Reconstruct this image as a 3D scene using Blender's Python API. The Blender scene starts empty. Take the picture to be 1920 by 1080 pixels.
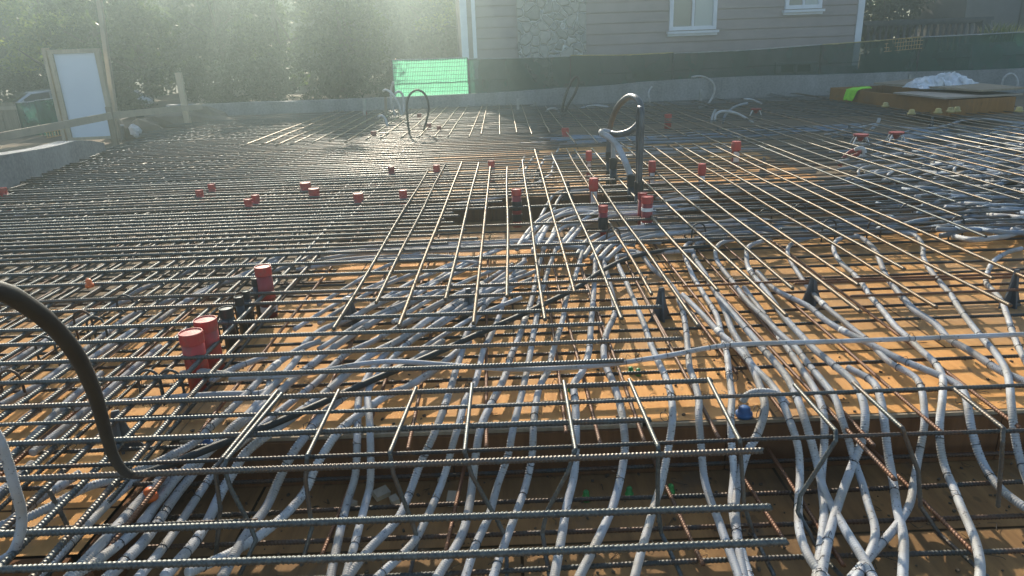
import bpy, math, random
import numpy as np
from mathutils import Vector, Matrix
R = random.Random(11)
scene = bpy.context.scene
COL = scene.collection
PI = math.pi

# ------------------------------------------------------------------ camera
F_PX, HCAM = 1330.0, 1.7
PIT = math.atan(453 / F_PX); ROLL = math.atan(0.0375)
fw = Vector((0, math.cos(PIT), -math.sin(PIT)))
r0 = Vector((1, 0, 0)); u0 = Vector((0, math.sin(PIT), math.cos(PIT)))
rt = r0 * math.cos(ROLL) - u0 * math.sin(ROLL)
up = u0 * math.cos(ROLL) + r0 * math.sin(ROLL)
EYE = Vector((0, 0, HCAM))
cam_d = bpy.data.cameras.new("camera"); cam = bpy.data.objects.new("camera", cam_d); COL.objects.link(cam)
cam.matrix_world = Matrix(((rt.x, up.x, -fw.x, 0), (rt.y, up.y, -fw.y, 0), (rt.z, up.z, -fw.z, HCAM), (0, 0, 0, 1)))
cam_d.sensor_width = 36; cam_d.lens = F_PX / 1920 * 36; cam_d.clip_end = 600; cam_d.clip_start = 0.02
scene.camera = cam

def ray(px, py): return fw + rt * ((px - 960) / F_PX) + up * ((540 - py) / F_PX)
def at(px, py, z):                      # where the sight line of a photo point meets the level z
    d = ray(px, py); return EYE + d * ((z - HCAM) / d.z)
def atY(px, py, Y):                     # ... meets the upright plane at distance Y
    d = ray(px, py); return EYE + d * (Y / d.y)
def atD(px, py, D):                     # ... at a depth D along the view
    return EYE + ray(px, py) * D

# ------------------------------------------------------------------ materials
def newmat(name):
    m = bpy.data.materials.new(name); m.use_nodes = True
    nt = m.node_tree; b = nt.nodes['Principled BSDF']
    return m, nt, b
def nd(nt, t, **k):
    n = nt.nodes.new(t)
    for a, v in k.items():
        if a in n.inputs: n.inputs[a].default_value = v
        else: setattr(n, a, v)
    return n
def c4(c): return (c[0], c[1], c[2], 1)
def ramp(nt, fac, stops):
    r = nt.nodes.new('ShaderNodeValToRGB')
    els = r.color_ramp.elements
    while len(els) < len(stops): els.new(0.5)
    for e, (p, c) in zip(els, stops): e.position = p; e.color = c4(c)
    nt.links.new(fac, r.inputs[0]); return r.outputs[0]
def mix(nt, fac, a, b, mode='MIX'):
    m = nt.nodes.new('ShaderNodeMix'); m.data_type = 'RGBA'; m.blend_type = mode
    for sock, v in ((m.inputs[0], fac), (m.inputs[6], a), (m.inputs[7], b)):
        if hasattr(v, 'default_value') and hasattr(v, 'is_linked'): nt.links.new(v, sock)
        else: sock.default_value = v if isinstance(v, (int, float)) else c4(v)
    return m.outputs[2]
def coords(nt, scale=(1, 1, 1), kind='Object'):
    t = nt.nodes.new('ShaderNodeTexCoord'); m = nt.nodes.new('ShaderNodeMapping')
    nt.links.new(t.outputs[kind], m.inputs[0]); m.inputs['Scale'].default_value = scale; return m.outputs[0]
def worldco(nt, scale=(1, 1, 1)):
    t = nt.nodes.new('ShaderNodeNewGeometry'); m = nt.nodes.new('ShaderNodeMapping')
    nt.links.new(t.outputs['Position'], m.inputs[0]); m.inputs['Scale'].default_value = scale; return m.outputs[0]
def noise(nt, vec, scale, detail=4, rough=0.55):
    n = nt.nodes.new('ShaderNodeTexNoise'); n.inputs['Scale'].default_value = scale
    n.inputs['Detail'].default_value = detail; n.inputs['Roughness'].default_value = rough
    nt.links.new(vec, n.inputs['Vector']); return n.outputs[0]
def bump(nt, b, h, strength=0.3, dist=0.01):
    n = nt.nodes.new('ShaderNodeBump'); n.inputs['Strength'].default_value = strength; n.inputs['Distance'].default_value = dist
    nt.links.new(h, n.inputs['Height']); nt.links.new(n.outputs[0], b.inputs['Normal'])
def simple(name, c1, c2=None, rough=0.6, metal=0.0, scale=6, world=True, bstr=0.0, lo=0.35, hi=0.65):
    m, nt, b = newmat(name)
    b.inputs['Roughness'].default_value = rough; b.inputs['Metallic'].default_value = metal
    if c2 is None: c2 = tuple(x * 0.75 for x in c1)
    v = worldco(nt) if world else coords(nt)
    n = noise(nt, v, scale)
    nt.links.new(ramp(nt, n, [(lo, c2), (hi, c1)]), b.inputs['Base Color'])
    if bstr: bump(nt, b, n, bstr)
    return m

M = {}
def steel(name, a, b_, rust, amt, rough=0.4, metal=0.55):
    m, nt, b = newmat(name)
    v = worldco(nt)
    n1 = noise(nt, v, 9); n2 = noise(nt, v, 60)
    oi = nt.nodes.new('ShaderNodeObjectInfo')
    base = ramp(nt, n2, [(0.3, a), (0.7, b_)])
    ad = nd(nt, 'ShaderNodeMath', operation='MULTIPLY_ADD'); nt.links.new(oi.outputs['Random'], ad.inputs[0]); ad.inputs[1].default_value = 0.3
    nt.links.new(n1, ad.inputs[2])
    f = ramp(nt, ad.outputs[0], [(0.62 - amt, (0, 0, 0)), (0.85 - amt * 0.6, (1, 1, 1))])
    nt.links.new(mix(nt, f, base, rust), b.inputs['Base Color'])
    b.inputs['Metallic'].default_value = metal; b.inputs['Roughness'].default_value = rough
    rr = ramp(nt, n2, [(0.3, (rough - .08,) * 3), (0.7, (rough + .14,) * 3)]); nt.links.new(rr, b.inputs['Roughness'])
    return m
M['steel'] = steel('mill_scale_steel', (.055, .062, .06), (.13, .138, .128), (.12, .092, .07), 0.0, 0.42, 0.4)
M['steel_sunlit'] = steel('sunlit_tan_steel', (.10, .085, .065), (.2, .175, .135), (.2, .135, .08), 0.08, 0.36, 0.6)  # tan base holds the golden sunlight on the bars; rust patches mixed in
M['steel_rust'] = steel('rusty_steel', (.07, .05, .04), (.13, .085, .06), (.17, .075, .035), 0.25, 0.55, 0.3)
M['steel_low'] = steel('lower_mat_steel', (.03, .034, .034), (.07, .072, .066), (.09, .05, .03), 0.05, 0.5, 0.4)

def conduit_mat(name, c):
    m, nt, b = newmat(name)
    v = worldco(nt); n1 = noise(nt, v, 5); n2 = noise(nt, v, 70, 3)
    oi = nt.nodes.new('ShaderNodeObjectInfo')
    tint = ramp(nt, oi.outputs['Random'], [(0, tuple(x * .82 for x in c)), (1, tuple(min(1, x * 1.1) for x in c))])
    d = ramp(nt, n1, [(.40, (0, 0, 0)), (.62, (.7, .7, .7))])
    a = mix(nt, d, tint, (.3, .27, .22))
    s = ramp(nt, n2, [(.61, (0, 0, 0)), (.68, (.8, .8, .8))])
    nt.links.new(mix(nt, s, a, (.1, .09, .08)), b.inputs['Base Color'])
    b.inputs['Roughness'].default_value = .62; b.inputs['Specular IOR Level'].default_value = .22
    return m
M['conduit'] = conduit_mat('grey_conduit_plastic', (.43, .445, .465))
M['conduit_pale'] = conduit_mat('pale_conduit_plastic', (.50, .51, .52))
M['conduit_dark'] = conduit_mat('slate_conduit_plastic', (.20, .265, .345))
M['hose'] = simple('black_rubber', (.024, .027, .025), (.016, .018, .017), .6, 0, 12)
M['pipe_black'] = simple('black_pvc', (.018, .018, .02), (.03, .03, .03), .35, 0, 20)
M['pipe_grey'] = simple('grey_black_pipe', (.10, .11, .115), (.05, .055, .06), .35, 0, 8)
M['red'] = simple('red_plastic', (.42, .032, .028), (.27, .07, .055), .5, 0, 16, True, 0, .3, .52)
M['darkred'] = simple('dusty_red_plastic', (.30, .03, .03), (.16, .02, .022), .5, 0, 14)
M['orange'] = simple('orange_plastic', (.75, .16, .02), (.6, .11, .02), .4, 0, 20)
M['green'] = simple('green_plastic', (.05, .3, .06), (.03, .2, .05), .4, 0, 20)
M['white'] = simple('white_label', (.72, .72, .7), (.6, .6, .6), .6, 0, 30)
M['trim'] = simple('white_trim_paint', (.74, .76, .8), (.66, .68, .72), .5, 0, 3)
M['chair'] = simple('grey_support_plastic', (.10, .115, .125), (.07, .08, .09), .5, 0, 10)
M['wire'] = simple('black_tie_wire', (.02, .02, .02), (.035, .03, .025), .5, .5, 40)
M['blue'] = simple('blue_plastic', (.03, .12, .32), (.03, .1, .25), .4, 0, 20)

def ply(name, light, dark, dirt, sheet=True):
    m, nt, b = newmat(name)
    v = worldco(nt)
    vs = worldco(nt, (14, 1.6, 1)); gr = noise(nt, vs, 1.6, 6, .6)
    big = noise(nt, v, 1.1, 4); fine = noise(nt, v, 38, 3, .65)
    col = ramp(nt, gr, [(.3, dark), (.7, light)])
    if sheet:
        br = nt.nodes.new('ShaderNodeTexBrick'); nt.links.new(v, br.inputs['Vector'])
        br.inputs['Scale'].default_value = 1; br.inputs['Brick Width'].default_value = 2.44; br.inputs['Row Height'].default_value = 1.22
        br.inputs['Mortar Size'].default_value = .007; br.offset = .5
        br.inputs['Color1'].default_value = (.78, .8, .82, 1); br.inputs['Color2'].default_value = (1.1, 1.05, 1, 1); br.inputs['Mortar'].default_value = (.12, .1, .08, 1)
        col = mix(nt, 1.0, col, br.outputs[0], 'MULTIPLY')
    f = ramp(nt, big, [(.46, (0, 0, 0)), (.72, (.7, .7, .7))])
    col = mix(nt, f, col, dirt)
    sm = noise(nt, worldco(nt, (1, .55, 1)), 4.5, 5, .7)
    col = mix(nt, ramp(nt, sm, [(.58, (0, 0, 0)), (.68, (.45, .45, .45))]), col, tuple(min(1, x * 1.15 + .03) for x in dirt))
    foot = noise(nt, worldco(nt, (1.6, 1, 1)), 9, 2)
    col = mix(nt, ramp(nt, foot, [(.66, (0, 0, 0)), (.72, (.4, .4, .4))]), col, tuple(x * .6 for x in dirt))
    f2 = ramp(nt, fine, [(.70, (0, 0, 0)), (.76, (.85, .85, .85))])
    col = mix(nt, f2, col, tuple(x * .35 for x in dirt))
    nt.links.new(col, b.inputs['Base Color']); b.inputs['Roughness'].default_value = .8; b.inputs['Specular IOR Level'].default_value = .08
    bump(nt, b, gr, .12, .004)
    return m
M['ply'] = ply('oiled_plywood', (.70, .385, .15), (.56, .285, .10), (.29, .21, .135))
M['ply_shaded'] = ply('dusty_shaded_plywood', (.25, .195, .13), (.15, .12, .085), (.10, .09, .075))  # dust, plus shade among the crowded bars put into the deck colour
M['form'] = ply('brown_form_board', (.19, .092, .042), (.11, .052, .026), (.09, .05, .03), False)
M['timber'] = ply('weathered_timber', (.36, .3, .22), (.25, .2, .14), (.16, .13, .1), False)
M['timber_pale'] = ply('pale_timber', (.5, .43, .32), (.38, .32, .24), (.25, .22, .18), False)

def concrete(name, hi, lo):
    m, nt, b = newmat(name)
    v = worldco(nt, (1, 1, .28)); n1 = noise(nt, v, 1.3, 6, .65); n2 = noise(nt, worldco(nt), 22, 4)
    a = ramp(nt, n1, [(.3, lo), (.55, tuple((x + y) / 2 for x, y in zip(lo, hi))), (.72, hi)])
    nt.links.new(mix(nt, .35, a, ramp(nt, n2, [(.3, lo), (.7, hi)])), b.inputs['Base Color'])
    b.inputs['Roughness'].default_value = .85; bump(nt, b, n2, .3, .01); return m
M['concrete'] = concrete('stained_concrete', (.42, .42, .42), (.10, .105, .105))
M['dirt'] = simple('bare_dirt', (.2, .165, .12), (.12, .1, .075), .95, 0, 2.2, True, .4)
M['asphalt'] = simple('asphalt', (.07, .07, .07), (.05, .05, .05), .9, 0, 8)
M['siding'] = simple('taupe_siding_paint', (.33, .275, .262), (.27, .225, .217), .6, 0, 1.5)
M['roof'] = simple('dark_shingles', (.08, .075, .07), (.05, .05, .05), .9, 0, 9)
M['glass'] = None
m, nt, b = newmat('window_glass'); b.inputs['Base Color'].default_value = (.16, .19, .19, 1); b.inputs['Roughness'].default_value = .06
b.inputs['Specular IOR Level'].default_value = .8; M['glass'] = m
m, nt, b = newmat('pale_curtain_glass'); b.inputs['Base Color'].default_value = (.42, .47, .46, 1); b.inputs['Roughness'].default_value = .08; M['glass_pale'] = m
# stone veneer
m, nt, b = newmat('rubble_stone')
v = coords(nt); v2 = nt.nodes.new('ShaderNodeVectorMath'); v2.operation = 'ADD'
nn = nt.nodes.new('ShaderNodeTexNoise'); nn.inputs['Scale'].default_value = 1.6; nt.links.new(v, nn.inputs['Vector'])
sc_ = nt.nodes.new('ShaderNodeVectorMath'); sc_.operation = 'SCALE'; sc_.inputs['Scale'].default_value = .5; nt.links.new(nn.outputs['Color'], sc_.inputs[0])
nt.links.new(v, v2.inputs[0]); nt.links.new(sc_.outputs[0], v2.inputs[1])
vo = nt.nodes.new('ShaderNodeTexVoronoi'); vo.inputs['Scale'].default_value = 3.5; nt.links.new(v2.outputs[0], vo.inputs['Vector'])
ve = nt.nodes.new('ShaderNodeTexVoronoi'); ve.feature = 'DISTANCE_TO_EDGE'; ve.inputs['Scale'].default_value = 3.5; nt.links.new(v2.outputs[0], ve.inputs['Vector'])
sep = nt.nodes.new('ShaderNodeSeparateColor'); nt.links.new(vo.outputs['Color'], sep.inputs[0])
st = ramp(nt, sep.outputs[0], [(0, (.22, .22, .2)), (.35, (.44, .42, .38)), (.6, (.52, .47, .41)), (.8, (.3, .32, .33)), (1, (.40, .35, .30))])
st = mix(nt, .5, st, ramp(nt, noise(nt, v, 9), [(.3, (.2, .21, .19)), (.7, (.36, .36, .34))]))
ed = ramp(nt, ve.outputs['Distance'], [(.015, (1, 1, 1)), (.035, (0, 0, 0))])
nt.links.new(mix(nt, ed, st, (.62, .63, .62)), b.inputs['Base Color']); b.inputs['Roughness'].default_value = .85
ht = nt.nodes.new('ShaderNodeMath'); ht.operation = 'MULTIPLY_ADD'; nt.links.new(noise(nt, v, 7, 5, .7), ht.inputs[0]); ht.inputs[1].default_value = .5
nt.links.new(ramp(nt, ve.outputs['Distance'], [(0, (0, 0, 0)), (.12, (1, 1, 1))]), ht.inputs[2])
bump(nt, b, ht.outputs[0], .9, .08); M['stone'] = m

def leaf(name, c1, c2, trans):
    m, nt, b = newmat(name); out = nt.nodes['Material Output']
    oi = nt.nodes.new('ShaderNodeNewGeometry')
    big = noise(nt, worldco(nt), 1.5, 2); ad = nd(nt, 'ShaderNodeMath', operation='MULTIPLY_ADD')
    nt.links.new(oi.outputs['Random Per Island'], ad.inputs[0]); ad.inputs[1].default_value = .35; nt.links.new(big, ad.inputs[2])
    col = ramp(nt, ad.outputs[0], [(.45, tuple(x * .7 for x in c1)), (.62, c1), (.85, c2)])
    nt.links.new(col, b.inputs['Base Color']); b.inputs['Roughness'].default_value = .5
    t = nt.nodes.new('ShaderNodeBsdfTranslucent'); nt.links.new(mix(nt, 1.0, col, (1.6, 1.7, .6), 'MULTIPLY'), t.inputs[0])
    s = nt.nodes.new('ShaderNodeMixShader'); s.inputs[0].default_value = trans
    nt.links.new(b.outputs[0], s.inputs[1]); nt.links.new(t.outputs[0], s.inputs[2]); nt.links.new(s.outputs[0], out.inputs[0])
    return m
M['leaf_light'] = leaf('light_foliage', (.10, .15, .03), (.22, .25, .07), .55)
M['leaf_mid'] = leaf('green_foliage', (.035, .065, .02), (.08, .11, .035), .4)
M['leaf_dark'] = leaf('dark_foliage', (.018, .035, .014), (.045, .065, .025), .25)
M['blade'] = leaf('grass_blades', (.12, .15, .05), (.25, .26, .13), .35)
M['bark'] = simple('bark', (.09, .07, .05), (.05, .04, .03), .9, 0, 9, True, .5)
def netmat(name, c, opaq):
    m, nt, b = newmat(name); out = nt.nodes['Material Output']
    b.inputs['Base Color'].default_value = c4(c); b.inputs['Roughness'].default_value = .7
    t = nt.nodes.new('ShaderNodeBsdfTranslucent'); t.inputs[0].default_value = c4(tuple(min(1, x * 1.5) for x in c))
    s = nt.nodes.new('ShaderNodeMixShader'); s.inputs[0].default_value = .6
    nt.links.new(b.outputs[0], s.inputs[1]); nt.links.new(t.outputs[0], s.inputs[2])
    tr = nt.nodes.new('ShaderNodeBsdfTransparent'); s2 = nt.nodes.new('ShaderNodeMixShader')
    n = noise(nt, worldco(nt, (1, 1, .6)), 1.2, 3)
    f = ramp(nt, n, [(.3, (opaq - .1,) * 3), (.7, (opaq + .1,) * 3)]); nt.links.new(f, s2.inputs[0])
    nt.links.new(tr.outputs[0], s2.inputs[1]); nt.links.new(s.outputs[0], s2.inputs[2]); nt.links.new(s2.outputs[0], out.inputs[0])
    return m
M['net'] = netmat('dark_green_netting', (.018, .08, .06), .8)
M['net_sunlit'] = netmat('sunlit_green_netting', (.2, .8, .42), .8)  # same netting, paler: sun shining through it is put into the colour
M['galv'] = simple('galvanised_tube', (.35, .36, .37), (.25, .26, .26), .4, .7, 8)
M['yellowtube'] = simple('yellowish_tube', (.5, .4, .14), (.35, .28, .12), .5, .2, 8)
M['mesh_orange'] = simple('orange_mesh', (.55, .35, .15), (.45, .28, .12), .6, 0, 8)
M['hivis'] = simple('high_visibility_cloth', (.35, .85, .03), (.25, .7, .03), .7, 0, 12)
M['sheeting'] = simple('white_plastic_sheeting', (.72, .75, .8), (.50, .51, .52), .35, 0, 4)
M['panel'] = simple('white_panel_paint', (.66, .72, .8), (.6, .66, .74), .5, 0, .8)
M['stone_dark'] = simple('dark_cast_stone', (.09, .095, .10), (.05, .055, .06), .9, 0, 5)
M['stucco'] = simple('grey_stucco', (.15, .15, .155), (.12, .12, .125), .9, 0, 3)
M['carpaint'] = simple('silver_car_paint', (.5, .52, .54), (.45, .47, .49), .25, .4, 3)
M['tyre'] = simple('tyre_rubber', (.02, .02, .02), (.03, .03, .03), .8)
M['carglass'] = simple('car_glass', (.03, .035, .035), (.02, .02, .02), .06)
M['pink'] = simple('faded_plywood_top', (.4, .33, .25), (.3, .25, .2), .7, 0, 3)

# ------------------------------------------------------------------ mesh helpers
def link(name, V, F, m, parent=None, smooth=False):
    me = bpy.data.meshes.new(name)
    me.from_pydata([tuple(v) for v in V] if not isinstance(V, np.ndarray) else V.tolist(), [], F if isinstance(F, list) else F.tolist())
    if smooth: me.shade_smooth()
    me.materials.append(m)
    o = bpy.data.objects.new(name, me); COL.objects.link(o)
    if parent: o.parent = parent
    return o
def tag(o, label=None, cat=None, group=None, kind=None):
    if label: o['label'] = label
    if cat: o['category'] = cat
    if group: o['group'] = group
    if kind: o['kind'] = kind
    return o
def empty(name, loc, label, cat, group=None, rz=0):
    o = bpy.data.objects.new(name, None); COL.objects.link(o); o.empty_display_size = .1
    o.location = loc; o.rotation_euler = (0, 0, rz); return tag(o, label, cat, group)
class MB:
    def __init__(s): s.V = []; s.F = []
    def add(s, V, F):
        k = len(s.V); s.V.extend([tuple(v) for v in V]); s.F.extend([tuple(i + k for i in f) for f in F]); return s
    def box(s, c, d, rz=0, rx=0, ry=0):
        mt = Matrix.Translation(c) @ Matrix.Rotation(rz, 4, 'Z') @ Matrix.Rotation(ry, 4, 'Y') @ Matrix.Rotation(rx, 4, 'X')
        V = [mt @ Vector((x * d[0] / 2, y * d[1] / 2, z * d[2] / 2)) for x in (-1, 1) for y in (-1, 1) for z in (-1, 1)]
        return s.add(V, [(0, 1, 3, 2), (4, 6, 7, 5), (0, 4, 5, 1), (2, 3, 7, 6), (0, 2, 6, 4), (1, 5, 7, 3)])
    def beam(s, a, b, w, h):
        a = Vector(a); b = Vector(b); d = (b - a); L = d.length; d.normalize()
        side = d.cross(Vector((0, 0, 1)));
        if side.length < .05: side = Vector((1, 0, 0))
        side.normalize(); u = side.cross(d)
        V = [p + side * (i * w / 2) + u * (j * h / 2) for p in (a, b) for i, j in ((-1, -1), (1, -1), (1, 1), (-1, 1))]
        return s.add(V, [(0, 1, 2, 3), (7, 6, 5, 4), (0, 4, 5, 1), (1, 5, 6, 2), (2, 6, 7, 3), (3, 7, 4, 0)])
    def tube(s, pts, r, n=8, closed_caps=True):
        V, F = tube_np(pts, r, n); return s.add(V.tolist(), F)
    def lathe(s, prof, n=20, c=(0, 0, 0)):
        V = []; F = []
        for r, z in prof:
            for i in range(n):
                a = 2 * PI * i / n; V.append((c[0] + r * math.cos(a), c[1] + r * math.sin(a), c[2] + z))
        for j in range(len(prof) - 1):
            for i in range(n):
                F.append((j * n + i, j * n + (i + 1) % n, (j + 1) * n + (i + 1) % n, (j + 1) * n + i))
        F.append(tuple(range(n))[::-1]); F.append(tuple((len(prof) - 1) * n + i for i in range(n)))
        return s.add(V, F)
    def prism(s, poly, t, mt):          # poly in local xz, thickness t along y
        n = len(poly)
        V = [mt @ Vector((x, -t / 2, z)) for x, z in poly] + [mt @ Vector((x, t / 2, z)) for x, z in poly]
        F = [tuple(range(n)), tuple(range(2 * n - 1, n - 1, -1))] + [(i, i + n, (i + 1) % n + n, (i + 1) % n) for i in range(n)]
        return s.add(V, F)
    def build(s, name, m, parent=None, smooth=False): return link(name, s.V, s.F, m, parent, smooth)

def tube_np(pts, r, n=8, rad=None, skew=0.0, caps=True):
    P = np.array([tuple(p) for p in pts], float); N = len(P)
    T = np.gradient(P, axis=0); T /= np.linalg.norm(T, axis=1)[:, None] + 1e-12
    nrm = np.zeros_like(P); a = np.array([0, 0, 1.0])
    if abs(T[0] @ a) > .9: a = np.array([1.0, 0, 0])
    v = a - T[0] * (T[0] @ a); v /= np.linalg.norm(v); nrm[0] = v
    for i in range(1, N):
        v = nrm[i - 1] - T[i] * (T[i] @ nrm[i - 1]); nrm[i] = v / (np.linalg.norm(v) + 1e-12)
    B = np.cross(T, nrm)
    th = np.arange(n) * 2 * PI / n
    if rad is None: rad = np.full(N, r)
    V = P[:, None, :] + rad[:, None, None] * (np.cos(th)[None, :, None] * nrm[:, None, :] + np.sin(th)[None, :, None] * B[:, None, :])
    if skew: V += (skew * np.cos(2 * th))[None, :, None] * T[:, None, :]
    V = V.reshape(-1, 3)
    i = np.arange(N - 1)[:, None] * n; j = np.arange(n)[None, :]; j2 = (j + 1) % n
    Q = np.stack([i + j, i + j2, i + n + j2, i + n + j], -1).reshape(-1, 4)
    F = [tuple(q) for q in Q.tolist()]
    if caps: F.append(tuple(range(n - 1, -1, -1))); F.append(tuple(range((N - 1) * n, N * n)))
    return V, F
def smooth_path(pts, step):
    P = [Vector(p) for p in pts]
    P = [P[0] * 2 - P[1]] + P + [P[-1] * 2 - P[-2]]
    out = []
    for i in range(1, len(P) - 2):
        a, b, c, d = P[i - 1:i + 3]
        k = max(2, int((c - b).length / step))
        for t in np.linspace(0, 1, k, endpoint=False):
            out.append(.5 * ((2 * b) + (c - a) * t + (2 * a - 5 * b + 4 * c - d) * t * t + (3 * b - a - 3 * c + d) * t ** 3))
    out.append(P[-2]); return out
def resample(pts, step):
    P = np.array([tuple(p) for p in pts]); s = np.r_[0, np.cumsum(np.linalg.norm(np.diff(P, axis=0), axis=1))]
    k = max(2, int(s[-1] / step)); q = np.linspace(0, s[-1], k)
    return np.stack([np.interp(q, s, P[:, a]) for a in range(3)], 1)

# ------------------------------------------------------------------ the setting
def slab_edge(y): return -6.55 - (y - 9.8) * 0.185       # left edge of the deck
def sheet(name, polys, m, label=None):
    b = MB()
    for poly in polys:
        b.add(poly, [tuple(range(len(poly)))])
    o = b.build(name, m); return tag(o, kind='structure')
YE = 2.96                                              # front edge of the plywood deck
link('ground', [(-118, -14, -.32), (118, -14, -.32), (118, 118, -.32), (-118, 118, -.32)], [(0, 1, 2, 3)], M['dirt'])['kind'] = 'structure'
Z0 = 0.0
sheet('plywood_deck', [
    [(-9, 2.16, 0), (-1.624, 2.16, 0), (-1.624, 4.896, 0), (-9, 4.896, 0)],
    [(-1.62, YE, 0), (14, YE, 0), (14, 6.1, 0), (-1.62, 6.1, 0)],
    [(-1.2, 8.2, 0), (3.9, 8.2, 0), (3.9, 12.4, 0), (-1.2, 12.4, 0)],
], M['ply'])
sheet('dusty_shaded_deck', [
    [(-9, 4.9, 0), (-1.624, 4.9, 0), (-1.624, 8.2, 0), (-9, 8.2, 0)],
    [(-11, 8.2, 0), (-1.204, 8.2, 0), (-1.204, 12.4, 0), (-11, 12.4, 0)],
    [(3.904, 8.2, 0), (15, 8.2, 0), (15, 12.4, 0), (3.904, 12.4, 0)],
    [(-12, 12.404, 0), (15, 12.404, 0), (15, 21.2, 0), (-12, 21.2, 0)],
], M['ply_shaded'])
sheet('trench_floor', [[(-1.62, -1.5, -.26), (14, -1.5, -.26), (14, YE + .02, -.26), (-1.62, YE + .02, -.26)],
                       [(-9, -1.5, -.255), (-1.624, -1.5, -.255), (-1.624, 2.2, -.255), (-9, 2.2, -.255)],
                       [(-1.62, 6.05, -.24), (14, 6.05, -.24), (14, 8.22, -.24), (-1.62, 8.22, -.24)]], ply('dirty_plywood', (.36, .21, .09), (.22, .125, .058), (.10, .075, .05)))
def plank_run(name, x0, x1, y, z0, z1, th, label, dirx=True):
    b = MB(); n = max(1, int((x1 - x0) / 1.25)); w = (x1 - x0) / n
    for i in range(n):
        c = x0 + w * (i + .5)
        b.box((c, y - th / 2 - R.random() * .004, (z0 + z1) / 2), (w - .006, th, z1 - z0))
    o = b.build(name, M['form']); return tag(o, label, 'form board')
plank_run('form_board', -1.6, 13.9, YE - .003, -.255, -.02, .03, 'long brown form board lining the drop at the front edge of the plywood')
plank_run('form_board', -8.9, -1.64, 2.157, -.25, -.006, .03, 'brown form board under the deck edge in the bottom left corner')
plank_run('form_board', -1.5, 5.0, 8.197, -.235, .03, .03, 'brown form board edging the drop beyond the banded red sleeves')
b = MB(); b.box((-1.605, 2.56, -.13), (.028, .78, .24)); tag(b.build('form_board', M['form']), 'short brown form board closing the left end of the front trench', 'form board')
# lip strips along the ply edge
b = MB()
for i in range(7): b.box((-.5 + i * 2.2, YE - .006, -.012), (2.18, .022, .018))
tag(b.build('edge_strip', M['timber']), 'thin timber strip along the edge of the orange plywood', 'timber strip')

# ------------------------------------------------------------------ reinforcing bars
BARS = {}
def bar_mesh(L, d, ribs=True, seed=0, m='steel'):
    L = math.ceil(L * 2) / 2
    key = (L, d, ribs, seed, m)
    if key in BARS: return BARS[key]
    rr = random.Random(hash((L, d, seed)) & 0xffff)
    r = d / 2
    if ribs:
        p = .0155; k = int(L / p)
        s = []; q = []
        for i in range(k):
            s += [i * p, i * p + .45 * p, i * p + .62 * p, i * p + .84 * p]; q += [r * .93, r * .93, r * 1.1, r * 1.1]
        s = np.array(s); q = np.array(q)
    else:
        s = np.linspace(0, L, max(8, int(L / .4))); q = np.full(len(s), r)
    a1, a2, f1, f2 = rr.uniform(-.006, .006), rr.uniform(-.005, .005), rr.uniform(.6, 1.3), rr.uniform(.6, 1.3)
    P = np.stack([s, a1 * np.sin(s * f1 * 2 + seed), a2 * np.sin(s * f2 * 2 + 2 * seed)], 1)
    V, F = tube_np(P, r, 8, q, skew=(.004 if ribs else 0))
    me = bpy.data.meshes.new('rebar'); me.from_pydata(V.tolist(), [], F); me.shade_smooth(); me.materials.append(M[m])
    BARS[key] = me; return me
NB = 0; LOOSE = MB(); LOOSE_M = 'steel'
def bar(end, L, ang, d, label, group, m='steel', ribs=True, tilt=0.0):
    """one bar: starts at end, runs along the level direction ang"""
    global NB
    NB += 1
    o = bpy.data.objects.new('rebar', bar_mesh(L, d, ribs, NB % 3, m)); COL.objects.link(o)
    o.location = end; o.rotation_euler = (R.choice((0, PI / 2, PI)), -tilt, ang)
    return tag(o, label, 'rebar', group)
ORD = ['first', 'second', 'third', 'fourth', 'fifth', 'sixth', 'seventh', 'eighth', 'ninth', 'tenth', 'eleventh', 'twelfth', 'thirteenth', 'fourteenth', 'fifteenth', 'sixteenth', 'seventeenth', 'eighteenth', 'nineteenth', 'twentieth',
       'twenty-first', 'twenty-second', 'twenty-third', 'twenty-fourth', 'twenty-fifth', 'twenty-sixth', 'twenty-seventh', 'twenty-eighth', 'twenty-ninth', 'thirtieth']
ZT, ZD, ZU = .205, .2255, .184       # upper mat: cross bars, bars on top of them, bars under them
jit = lambda a: R.uniform(-a, a)

# cross bars of the upper mat whose right ends show, nearest first
ends = [(1475, 1015), (1445, 950), (1430, 845), (1220, 787), (1335, 713), (1170, 676), (1280, 635), (1132, 607), (1240, 575), (1105, 546), (1213, 523), (1100, 497), (1085, 476)]
for i, (x, y) in enumerate(ends):
    p = at(x, y, ZT + .012 if i < 3 else ZT)
    L = 3.6 if i == 2 else 7.5
    bar(p, L if i != 2 else p.x + 1.93, PI + jit(.004), .0245, f'dark ribbed bar with a cut right end, {ORD[i]} up from the picture bottom', 'cross bars with cut right ends')
for k, (x, y, lab) in enumerate([(2300, 792, 'long dark bar across the whole picture that carries the bent stirrups'), (2300, 707, 'long plain brown-black bar across the whole picture just behind the stirrup tops')]):
    p = at(x, y, ZT + .002 - .012 * k); bar(p, 9, PI + .003 * k, .017, lab, None, 'steel_low' if k == 0 else 'steel', True)
for (x0, y0, x1, m_) in [(1490, 533, 2050, 'steel_rust'), (1595, 555, 2050, 'steel_rust'), (1280, 537, 2000, 'steel_rust')]:
    p = at(x0, y0, .13); bar(p, 4.5, jit(.01), .018, f'brown cross bar raised over the right-hand plywood, starting {"beside the grey plastic support" if x0 == 1490 else "farther right, below the first" if x0 == 1595 else "left of the grey plastic support"}', None, m_, True)

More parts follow.
